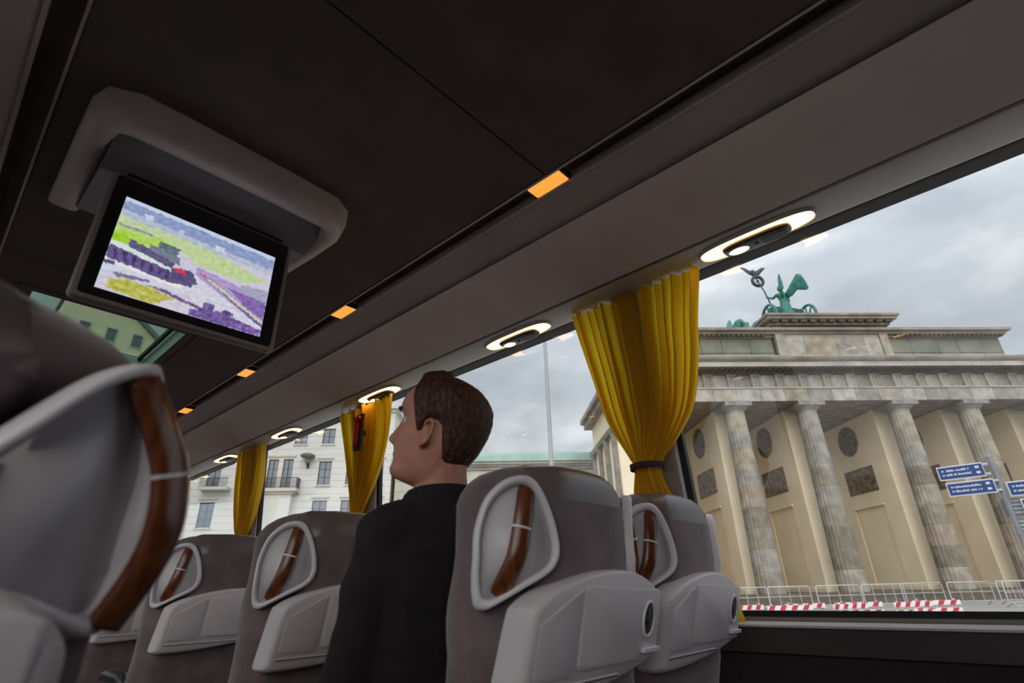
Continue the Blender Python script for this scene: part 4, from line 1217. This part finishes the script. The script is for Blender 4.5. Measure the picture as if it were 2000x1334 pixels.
# ------------------------------------------------------------------ quadriga
quad = thing('chariot_statue', 'green bronze chariot statue with winged driver on top of the gate', 'statue', gw(8.05, 2.7, 20.62), GA)
quad.scale = (1.2, 1.2, 1.2)
for sg in (-1, 1):
    wmb = MB()
    wmb.tube([(sg*1.45, 1.0*cos(2*pi*k/28), 1.05+1.0*sin(2*pi*k/28)) for k in range(28)], 0.10, 8, closed=True)
    wmb.lathe([(0.16, -0.12), (0.18, 0.0), (0.16, 0.12)], 12)
    hubv = wmb.v[-36:]
    wmb.v[-36:] = [(sg*1.45+z, x, 1.05+y) for x, y, z in hubv]
    for k in range(8):
        a = pi*k/4
        wmb.tube([(sg*1.45, 0.14*cos(a), 1.05+0.14*sin(a)), (sg*1.45, 0.95*cos(a), 1.05+0.95*sin(a))], [0.06, 0.045], 6)
    obj('wheel', wmb.mesh('wheel', smooth=True, angle=0.9), M['bronze'], quad)
# car: horseshoe-shaped body, open at the back
ins, outs = [], []
carm = MB(); secs = []
for k in range(17):
    a = -pi*0.08 + pi*1.16*k/16
    h = 1.1+0.75*max(0, sin(a))
    c, s_ = cos(a), sin(a)
    secs.append([(1.15*c, 0.1+0.95*s_, 0.75), (1.25*c, 0.1+1.05*s_, 0.75+h*0.5), (1.20*c, 0.1+1.0*s_, 0.75+h), (1.10*c, 0.1+0.9*s_, 0.75+h), (1.05*c, 0.1+0.85*s_, 0.75)])
carm.loft(secs)
carm.box(-1.1, 1.1, -0.6, 0.9, 0.70, 0.85)
carm.tube([(-1.45, 0, 1.05), (1.45, 0, 1.05)], 0.09, 8)
carm.tube([(0, 0.9, 0.95), (0, 2.6, 1.25), (0, 4.4, 1.5)], 0.08, 8)
obj('car', carm.mesh('car', smooth=True, angle=0.8), M['bronze'], quad)
# driver: draped standing figure, one fused body
dm = MB()
dm.loft([[(rx*cos(2*pi*k/20)+x, ry*sin(2*pi*k/20)+y, z) for k in range(20)] for z, rx, ry, x, y in ((0.85, .50, .46, 0, -.10), (1.3, .44, .42, 0, -.08), (2.0, .40, .36, 0, 0), (2.5, .36, .30, 0, .03), (2.85, .30, .24, 0, .05), (3.2, .40, .27, 0, .06), (3.45, .40, .22, 0, .06), (3.58, .16, .14, 0, .07), (3.72, .12, .12, 0, .09))])
dm.ellipsoid((0, 0.13, 3.95), (0.20, 0.23, 0.27), 14, 10)
dm.ellipsoid((0, -0.06, 4.02), (0.13, 0.13, 0.12), 10, 8)
dm.tube([(-0.34, .06, 3.42), (-0.58, .40, 3.25), (-0.62, .95, 3.65)], [.13, .11, .08], 10)
dm.tube([(0.34, .06, 3.42), (0.52, .30, 2.95), (0.42, .85, 2.80)], [.13, .11, .08], 10)
dm.ellipsoid((-0.62, 1.0, 3.70), (.10, .10, .12), 8, 6); dm.ellipsoid((0.42, .9, 2.8), (.1, .1, .1), 8, 6)
dm.v = [(x, y, z-0.30) for x, y, z in dm.v]
obj('driver', fuse(dm, 'driver', 0.045, 3), M['bronze'], quad)
for sg in (-1, 1):
    secs = []
    for t_, x, y, z, w_, th in ((0, .15, -.20, 3.25, .30, .10), (.25, .42, -.62, 3.65, .62, .10), (.5, .66, -1.00, 4.05, .72, .09), (.72, .80, -1.30, 3.85, .70, .07), (.9, .88, -1.55, 3.35, .42, .05), (1, .92, -1.68, 3.0, .10, .03)):
        secs.append([(sg*(x+th*cos(2*pi*k/12)), y-0.25*w_*sin(2*pi*k/12), z-0.25*w_+0.8*w_*sin(2*pi*k/12)) for k in range(12)])
    wg = MB().loft(secs)
    wg.v = [(x, y, z-0.30) for x, y, z in wg.v]
    obj('wing', wg.mesh('wing', smooth=True), M['bronze'], quad)
stf = obj('standard', MB().tube([(-0.62, 0.75, 2.6), (-0.66, 1.05, 3.9), (-0.74, 1.65, 5.6)], 0.055, 8), M['bronzedark'], quad)
wr_ = MB().tube([(-0.72+0.42*cos(2*pi*k/18), 1.50, 5.15+0.42*sin(2*pi*k/18)) for k in range(18)], 0.13, 8, closed=True)
wr_.loft([[(-0.72+q*.16*cos(a), 1.5+.05*sg, 5.15+q*.16*sin(a)) for q, a in ((1, pi/2), (1, 0), (1, -pi/2), (1, pi))] for sg in (-1, 1)])
obj('wreath', wr_.mesh('wreath', smooth=True, angle=0.9), M['bronzedark'], stf)
em = MB()
em.ellipsoid((-0.75, 1.70, 5.95), (0.16, 0.20, 0.34), 10, 8); em.ellipsoid((-0.75, 1.85, 6.30), (0.10, 0.15, 0.12), 8, 6)
for sg in (-1, 1):
    em.loft([[(-0.75+sg*x, 1.70+.05*cos(2*pi*k/8), z+w_*sin(2*pi*k/8)) for k in range(8)] for x, z, w_ in ((.08, 5.95, .22), (.40, 6.10, .24), (.70, 6.35, .18), (.98, 6.50, .05))])
obj('eagle', em.mesh('eagle', smooth=True), M['bronzedark'], stf)
def horse(x, y, turn):
    h = MB()
    h.loft([[(x+rx*cos(2*pi*k/16), y+yy, z+rz_*sin(2*pi*k/16)) for k in range(16)] for yy, z, rx, rz_ in ((-1.05, 1.75, .10, .15), (-.95, 1.75, .32, .42), (-.6, 1.75, .40, .48), (0, 1.68, .36, .42), (.5, 1.72, .38, .50), (.85, 1.85, .30, .46), (1.0, 1.9, .12, .2))])
    h.tube([(x, y+.75, 1.95), (x+turn*.1, y+1.10, 2.45), (x+turn*.25, y+1.30, 2.85)], [.36, .25, .18], 12)
    h.tube([(x+turn*.25, y+1.22, 2.95), (x+turn*.35, y+1.55, 2.75), (x+turn*.42, y+1.78, 2.50)], [.17, .14, .08], 10)
    h.tube([(x+turn*.25-.07, y+1.18, 3.02), (x+turn*.25-.09, y+1.17, 3.20)], [.05, .02], 6); h.tube([(x+turn*.25+.07, y+1.18, 3.02), (x+turn*.25+.09, y+1.17, 3.20)], [.05, .02], 6)
    h.tube([(x, y-1.0, 1.95), (x, y-1.35, 1.6), (x, y-1.4, 0.9)], [.09, .13, .04], 8)
    for sg in (-1, 1):
        h.tube([(x+sg*.2, y+.65, 1.55), (x+sg*.2, y+.75, .95), (x+sg*.2, y+.70+.25*(sg > 0), .5), (x+sg*.2, y+.78+.25*(sg > 0), .06)], [.17, .11, .075, .09], 8)
        h.tube([(x+sg*.2, y-.70, 1.55), (x+sg*.2, y-.55, 1.10), (x+sg*.2, y-.85, .62), (x+sg*.2, y-.78, .06)], [.24, .15, .08, .09], 8)
    return fuse(h, 'horse', 0.055, 3)
hm1 = horse(0, 0, 1)
for q, x in enumerate((-2.5, -0.9, 0.9, 2.5)):
    h = obj('horse', hm1, M['bronze'], quad); h.location = (x, 3.1+0.25*(abs(x) < 1), 0)

# ------------------------------------------------------------------ side house, wing, white building, pole
sh_ = thing('gatehouse', 'small weathered stone gatehouse with stepped cornice peeping out left of the large curtain', 'building', gw(-7.85, 1.0), GA)
obj('wall', MB().box(-0.9, 0.5, 0, 9, -0.35, 14.2), M['plaster'], sh_)
hs = obj('cornice', MB().box(-1.55, 0.55, -0.7, 9.5, 14.2, 14.7).box(-1.85, 0.6, -1.0, 9.6, 14.7, 15.1), M['cornice'], sh_)
obj('pediment', MB().prism([(-1.85, 15.1), (-0.6, 15.1), (-0.6, 16.2)], lambda a, b, d: (a, d, b), -0.9, 9.5), M['mossy'], sh_)
obj('string_course', MB().box(-1.3, 0.55, -0.35, 9.1, 11.55, 11.95), M['mossy'], sh_)
for y in (0.6, 3.2, 5.8, 8.4):
    obj('column', MB().lathe([(0.30, -0.3), (0.30, 0), (0.26, 11.2), (0.42, 11.55)], 16, (-0.98, y, 0)).mesh('column', smooth=True, angle=0.6), STONES[4], sh_)

wg_ = thing('low_wing', 'low pale stone wing with a green copper roof edge behind the man\'s head', 'building', gw(-27.6, 15.0), GA)
wl2 = obj('wall', MB().box(0.3, 24, 0.12, 8, -0.35, 11.6), M['darkstone'], wg_)
for r_ in range(6):
    z0 = 11.55-0.95*(r_+1)
    for q in range(13):
        a = q*1.85 - (0.9 if r_ % 2 else 0)
        a0, a1 = max(0.3, a+.01), min(24, a+1.84)
        if a1-a0 < .2: continue
        obj('stone', MB().box(a0, a1, 0, 0.14, z0+0.012, z0+0.94), WINGST[rs_.randrange(3)], wl2)
obj('lower_wall', MB().box(0.3, 24, 0.0, 0.14, -0.35, 5.84), WINGST[0], wg_)
obj('cornice', MB().box(0.1, 24.2, -0.35, 8, 11.85, 12.05).box(0.2, 24.1, -0.15, 8, 11.58, 11.85).box(0, 24.3, -0.6, 8, 12.05, 12.3), M['cornicelit'], wg_)
rf = obj('roof', MB().box(-0.05, 24.4, -0.75, 8, 12.3, 12.85), M['copper'], wg_)
obj('roof_ridge', MB().box(-0.05, 24.4, -0.4, 8, 12.9, 13.15), M['copper'], wg_)

wb_ = thing('white_building', 'pale limestone building with rows of dark windows and a balcony beyond the left curtains', 'building', gw(-27.7, 15.0), GA)
BX0, BX1 = -36.0, 0.0
obj('wall', MB().box(BX0, BX1, 0.30, 14, -0.35, 17.6), M['lime'], wb_)
# window list: x centre, z centre, width, height, panes across, panes down
WIN = []
for x in (-6.4, -9.05, -11.7, -14.35, -17.0, -19.65, -22.3, -3.75, -1.4): WIN.append((x, 15.15, 1.20, 1.55, 2, 2))
for x in (-6.4, -3.75, -1.4, -16.75, -19.4, -22.05): WIN.append((x, 11.55, 1.20, 2.25, 2, 3))
for x in (-9.95, -11.35): WIN.append((x, 11.55, 0.95, 2.75, 2, 3))
for x in (-6.5, -3.85, -1.4, -16.8, -19.4, -22.05): WIN.append((x, 7.85, 1.35, 2.25, 2, 3))
WIN.append((-12.0, 7.55, 1.15, 2.7, 2, 3))
for x in (-6.5, -3.85, -16.8, -19.4): WIN.append((x, 3.6, 1.35, 2.4, 2, 2))
# stone skin with real openings: horizontal courses cut around the windows
skin = MB()
z = -0.35; course = 0.62
zs = []
while z < 17.6:
    z1 = min(17.6, z+course); zs.append((z, z1)); z = z1
def spans(z0, z1):
    cuts = sorted([(x-w/2, x+w/2) for x, zc, w, h, _, _ in WIN if zc-h/2 < z1-0.02 and zc+h/2 > z0+0.02])
    out = []; a = BX0
    for c0, c1 in cuts:
        if c0 > a: out.append((a, c0))
        a = max(a, c1)
    if a < BX1: out.append((a, BX1))
    return out
bnds = sorted(set([b for zz in zs for b in zz] + [zc-h/2 for _, zc, _, h, _, _ in WIN] + [zc+h/2 for _, zc, _, h, _, _ in WIN]))
courses = [b for zz in zs for b in zz]
for z0, z1 in zip(bnds, bnds[1:]):
    if z1-z0 < 0.01: continue
    top = any(abs(z1-c) < 1e-6 for c in courses)
    for a, b in spans(z0, z1):
        skin.box(a, b, 0.0, 0.31, z0, z1-(0.018 if top else 0.0))
so = obj('stone_courses', skin, M['lime'], wb_)
so['kind'] = 'stuff'
for x, zc, w, h, na, nd in WIN:
    f_ = MB()
    f_.box(x-w/2, x-w/2+.07, .12, .22, zc-h/2, zc+h/2).box(x+w/2-.07, x+w/2, .12, .22, zc-h/2, zc+h/2)
    f_.box(x-w/2, x+w/2, .12, .22, zc-h/2, zc-h/2+.07).box(x-w/2, x+w/2, .12, .22, zc+h/2-.07, zc+h/2)
    f_.box(x-.045, x+.045, .13, .21, zc-h/2, zc+h/2)
    for q in range(1, nd): f_.box(x-w/2, x+w/2, .14, .20, zc-h/2+h*q/nd-.025, zc-h/2+h*q/nd+.025)
    fo = obj('window', f_, M['frame'], wb_)
    obj('pane', MB().box(x-w/2+.05, x+w/2-.05, .16, .18, zc-h/2+.05, zc+h/2-.05), M['pane'], fo)
    obj('sill', MB().box(x-w/2-.12, x+w/2+.12, -.10, .2, zc-h/2-.14, zc-h/2), M['limetrim'], fo)
    if zc < 14: obj('lintel', MB().box(x-w/2-.18, x+w/2+.18, -.12, .2, zc+h/2+.22, zc+h/2+.40), M['limetrim'], fo)
obj('cornice', MB().box(BX0-.3, BX1+.3, -.5, 14, 17.85, 18.15).box(BX0-.1, BX1+.1, -.2, 14, 17.55, 17.85), M['limetrim'], wb_)
obj('roof', MB().box(BX0, BX1-1.5, 1.2, 14, 18.15, 19.2), M['limetrim'], wb_)
bal = obj('balcony', MB().box(-12.9, -8.5, -1.1, 0.0, 9.72, 10.02).box(-12.6, -8.8, -0.9, 0.0, 9.5, 9.72), M['limetrim'], wb_)
obj('bay', MB().box(-12.5, -9.0, -0.75, 0.1, -0.35, 9.5), M['lime'], wb_)
rl = MB()
rl.box(-12.85, -8.55, -1.06, -1.02, 10.95, 11.0); rl.box(-12.85, -8.55, -1.06, -1.02, 10.08, 10.12)
rl.box(-8.59, -8.55, -1.06, 0, 10.95, 11.0); rl.box(-12.85, -12.81, -1.06, 0, 10.95, 11.0)
q = -12.8
while q < -8.55: rl.box(q, q+.035, -1.055, -1.025, 10.02, 10.97); q += 0.13
for k in range(8): rl.box(-8.585, -8.555, -1.0+.13*k, -.965+.13*k, 10.02, 10.97)
obj('railing', rl, M['iron'], bal)
b2 = obj('balcony', MB().box(-17.6, -14.9, -0.9, 0.0, 10.0, 10.25), M['limetrim'], wb_)
rl = MB().box(-17.55, -14.95, -.86, -.82, 11.05, 11.1)
q = -17.5
while q < -14.95: rl.box(q, q+.035, -.86, -.83, 10.25, 11.07); q += 0.13
obj('railing', rl, M['iron'], b2)
# wall lantern between the balcony and the window column
ln = thing('wall_lantern', 'dark T-shaped lantern on the white facade right of the balcony', 'lantern', gw(-35.75, 15.0, 12.0), GA)
obj('bracket', MB().tube([(0, 0, 0.2), (0, -0.35, 0.25), (0, -0.5, 0.55)], 0.06, 8).box(-0.12, 0.12, -0.06, 0.02, 0.0, 0.5), M['iron'], ln)
obj('lamp_shade', MB().lathe([(0.16, 0.45), (0.22, 0.9), (0.62, 1.0), (0.70, 1.15), (0.35, 1.35), (0.05, 1.42)], 16, (0, -0.5, 0)), M['mossy'], ln)

fp = thing('flagpole', 'tall slim grey pole rising into the sky behind the coach seats', 'pole', gw(-13.3, 5.0, -0.35), GA)
obj('shaft', MB().lathe([(0.20, 0), (0.19, 6), (0.17, 14), (0.14, 24), (0.11, 33)], 16).mesh('shaft', smooth=True, angle=0.6), M['pole'], fp)
obj('base_plate', MB().lathe([(0.45, 0), (0.45, 0.10), (0.26, 0.25), (0.22, 0.6)], 16), M['steel'], fp)
obj('finial', MB().ellipsoid((0, 0, 33.1), (0.2, 0.2, 0.2), 12, 8), M['steel'], fp)

gb = thing('gabled_building', 'distant gabled stone building glimpsed through the roof hatch', 'building', (14.2, 96, 0), 0)
obj('wall', MB().prism([(-8, -0.4), (7.6, -0.4), (7.6, 37), (-0.6, 43.6), (-8, 43.6)], lambda a, b, d: (a, d, b), 0, 14), M['plaster'], gb)
obj('roof', MB().prism([(-8.4, 43.6), (-0.6, 43.6), (8.2, 36.6), (8.2, 37.4), (-0.6, 44.4), (-8.4, 44.4)], lambda a, b, d: (a, d, b), -0.5, 14.5), M['signgrey'], gb)
for x in (-5, -1.5, 2, 5):
    for z_ in (34, 38.5):
        if x > 3 and z_ > 36: continue
        f_ = obj('window', MB().box(x-.8, x+.8, -.12, .05, z_-1.2, z_+1.2), M['limetrim'], gb)
        obj('pane', MB().box(x-.62, x+.62, -.16, -.1, z_-1.0, z_+1.0), M['pane'], f_)

# ------------------------------------------------------------------ street furniture
def ordw(n): return ['first', 'second', 'third', 'fourth', 'fifth', 'sixth', 'seventh', 'eighth', 'ninth', 'tenth', 'eleventh', 'twelfth'][n]
bf = MB()
bf.tube([(-1.12, 0, 0.16), (-1.12, 0, 1.02), (-1.06, 0, 1.08), (1.06, 0, 1.08), (1.12, 0, 1.02), (1.12, 0, 0.16)], 0.028, 8)
bf.tube([(-1.12, 0, 0.2), (1.12, 0, 0.2)], 0.022, 8); bf.tube([(-1.12, 0, 0.62), (1.12, 0, 0.62)], 0.018, 8)
bframe = bf.mesh('rail_frame', smooth=True, angle=0.8)
bbar = MB().tube([(0, 0, 0.2), (0, 0, 1.08)], 0.018, 6).mesh('upright', smooth=True, angle=0.8)
bfoot = MB().tube([(0, -0.30, 0.01), (0, -0.22, 0.06), (0, 0, 0.17), (0, 0.22, 0.06), (0, 0.30, 0.01)], 0.028, 8).mesh('foot', smooth=True, angle=0.8)
def barrier(x, y, rz, label):
    p = gw(x, y, -0.35)
    t = thing('crowd_barrier', label, 'barrier', p, GA+rz, 'steel crowd barriers before the gate')
    obj('rail_frame', bframe, M['steel'], t)
    for q in (-0.56, 0, 0.56):
        o = obj('upright', bbar, M['steel'], t); o.location.x = q
    for q in (-0.9, 0.9):
        o = obj('foot', bfoot, M['steel'], t); o.location.x = q
    return t
for k in range(9):
    barrier(-5.4+2.36*k, -8.2+0.25*sin(k*1.9), 0.05*sin(k*2.3), '%s steel crowd barrier from the curtain, in the row before the gate' % ordw(k))
for k, (x, y, rz) in enumerate(((6.3, -11.2, 0.25), (8.9, -11.0, -0.1), (11.4, -11.5, 0.3))):
    barrier(x, y, rz, '%s of three steel barriers standing nearer, on the right of the paving' % ordw(k))
# red and white plank barriers, nearer
def plank_barrier(x, y, rz, label):
    t = thing('plank_barrier', label, 'barrier', gw(x, y, -0.35), GA+rz, 'red and white plank barriers')
    for z_ in (0.10, 0.36):
        pl_ = obj('plank', MB().box(-0.8, 0.8, -0.018, 0.018, z_, z_+0.16), M['whitepaint'], t)
        st = MB()
        for q in range(4):
            a = -0.78+0.40*q
            st.prism([(a, z_+.002), (a+.19, z_+.002), (a+.29, z_+.158), (a+.10, z_+.158)] if a+.29 < .8 else [(a, z_+.002), (a+.19, z_+.002), (a+.19, z_+.158), (a+.10, z_+.158)], lambda u, v, d: (u, d, v), -0.021, 0.021)
        obj('red_stripes', st, M['redpaint'], pl_)
    for q in (-0.62, 0.62):
        obj('post', MB().box(q-.025, q+.025, 0.022, 0.055, 0.0, 0.58), M['steel'], t)
        obj('foot', MB().box(q-.10, q+.10, -.30, .30, 0, .09).mesh('foot', .02, 1), M['darkplastic'], t)
    return t
for k, (x, y, rz) in enumerate(((-8.7, -15.2, 0.22), (-7.6, -16.4, -0.12), (-6.3, -15.1, 0.05), (-5.4, -16.5, 0.25), (-4.2, -15.2, -0.2), (-2.9, -16.3, 0.1), (-1.3, -15.4, -0.3))):
    plank_barrier(x, y, rz, '%s red and white plank barrier from the curtain, low behind the window sill' % ordw(k))

# blue direction signs on a post
sg_ = thing('direction_sign', 'grey post with blue and white direction signs and dark boards at the right edge', 'sign', (16.05, 0.13, -0.35), 0)
obj('post', MB().lathe([(0.06, 0), (0.055, 3.72)], 14).lathe([(0.065, 3.70), (0.05, 3.76), (0.01, 3.78)], 14).lathe([(0.14, 0), (0.14, .02), (0.07, .08)], 14), M['signgrey'], sg_)
def plate(y0, y1, z0, z1, seed, face='signblue', icons=True):
    # plate facing the coach (-x); y0 is its left end as seen from the coach
    rr = random.Random(seed)
    p = obj('sign_plate', MB().box(-0.10, -0.07, y1, y0, z0, z1).mesh('sign_plate', 0.004, 1), M['signwhite'] if face == 'signblue' else M['signgrey'], sg_)
    if face == 'signblue':
        obj('sign_face', MB().box(-0.104, -0.10, y1+.012, y0-.022, z0+.026, z1-.026), M['signblue'], p, 'blue face')
        pr = MB(); H = z1-z0
        a = y0-.075   # arrow
        for zc in (z0+H*.66, z0+H*.36):
            pr.prism([(a, zc), (a-.026, zc+.028), (a-.026, zc+.009), (a-.055, zc+.009), (a-.055, zc-.009), (a-.026, zc-.009), (a-.026, zc-.028)], lambda u, v, d: (d, u, v), -0.1055, -0.1035)
        for zc, ln_ in ((z0+H*.66, .40+.1*rr.random()), (z0+H*.36, .30+.25*rr.random())):
            q = y0-.15; end = q-ln_
            while q > max(end, y1+.24):
                w_ = rr.uniform(.014, .026)
                hh = rr.choice([.026, .020, .020, .030])
                if rr.random() < .16: q -= .022; continue
                pr.box(-.1055, -.1035, q-w_, q, zc-.020, zc-.020+hh*1.5)
                q -= w_+.007
        for zc in (z0+H*.70, z0+H*.32):
            pr.box(-.1055, -.1035, y1+.075, y1+.145, zc-.024, zc+.026)
        obj('print', pr, M['signwhite'], p, 'white arrows and lettering')
    for zc in (z0+.05, z1-.05):
        obj('clamp', MB().box(-.09, .03, y1-.09, y1+.02, zc-.025, zc+.025).mesh('clamp', .006, 1), M['steel'], p)
    return p
plate(1.00, 0.16, 3.30, 3.61, 1); plate(0.93, 0.08, 2.935, 3.24, 2)
plate(-0.10, -1.0, 2.82, 3.13, 3); plate(-0.22, -1.1, 2.46, 2.76, 4)
for k, (y0, y1, z0, z1) in enumerate(((0.09, -0.42, 2.44, 2.80), (-0.02, -0.50, 2.02, 2.38))):
    p = obj('sign_plate', MB().box(0.07, 0.10, y1, y0, z0, z1).mesh('sign_plate', 0.004, 1), M['signgrey'], sg_, 'dark grey sign board')
    rb = MB()
    for q in range(4): rb.box(0.062, 0.072, y1+.03, y0-.03, z0+.05+.08*q, z0+.085+.08*q)
    obj('print', rb, M['steel'], p)
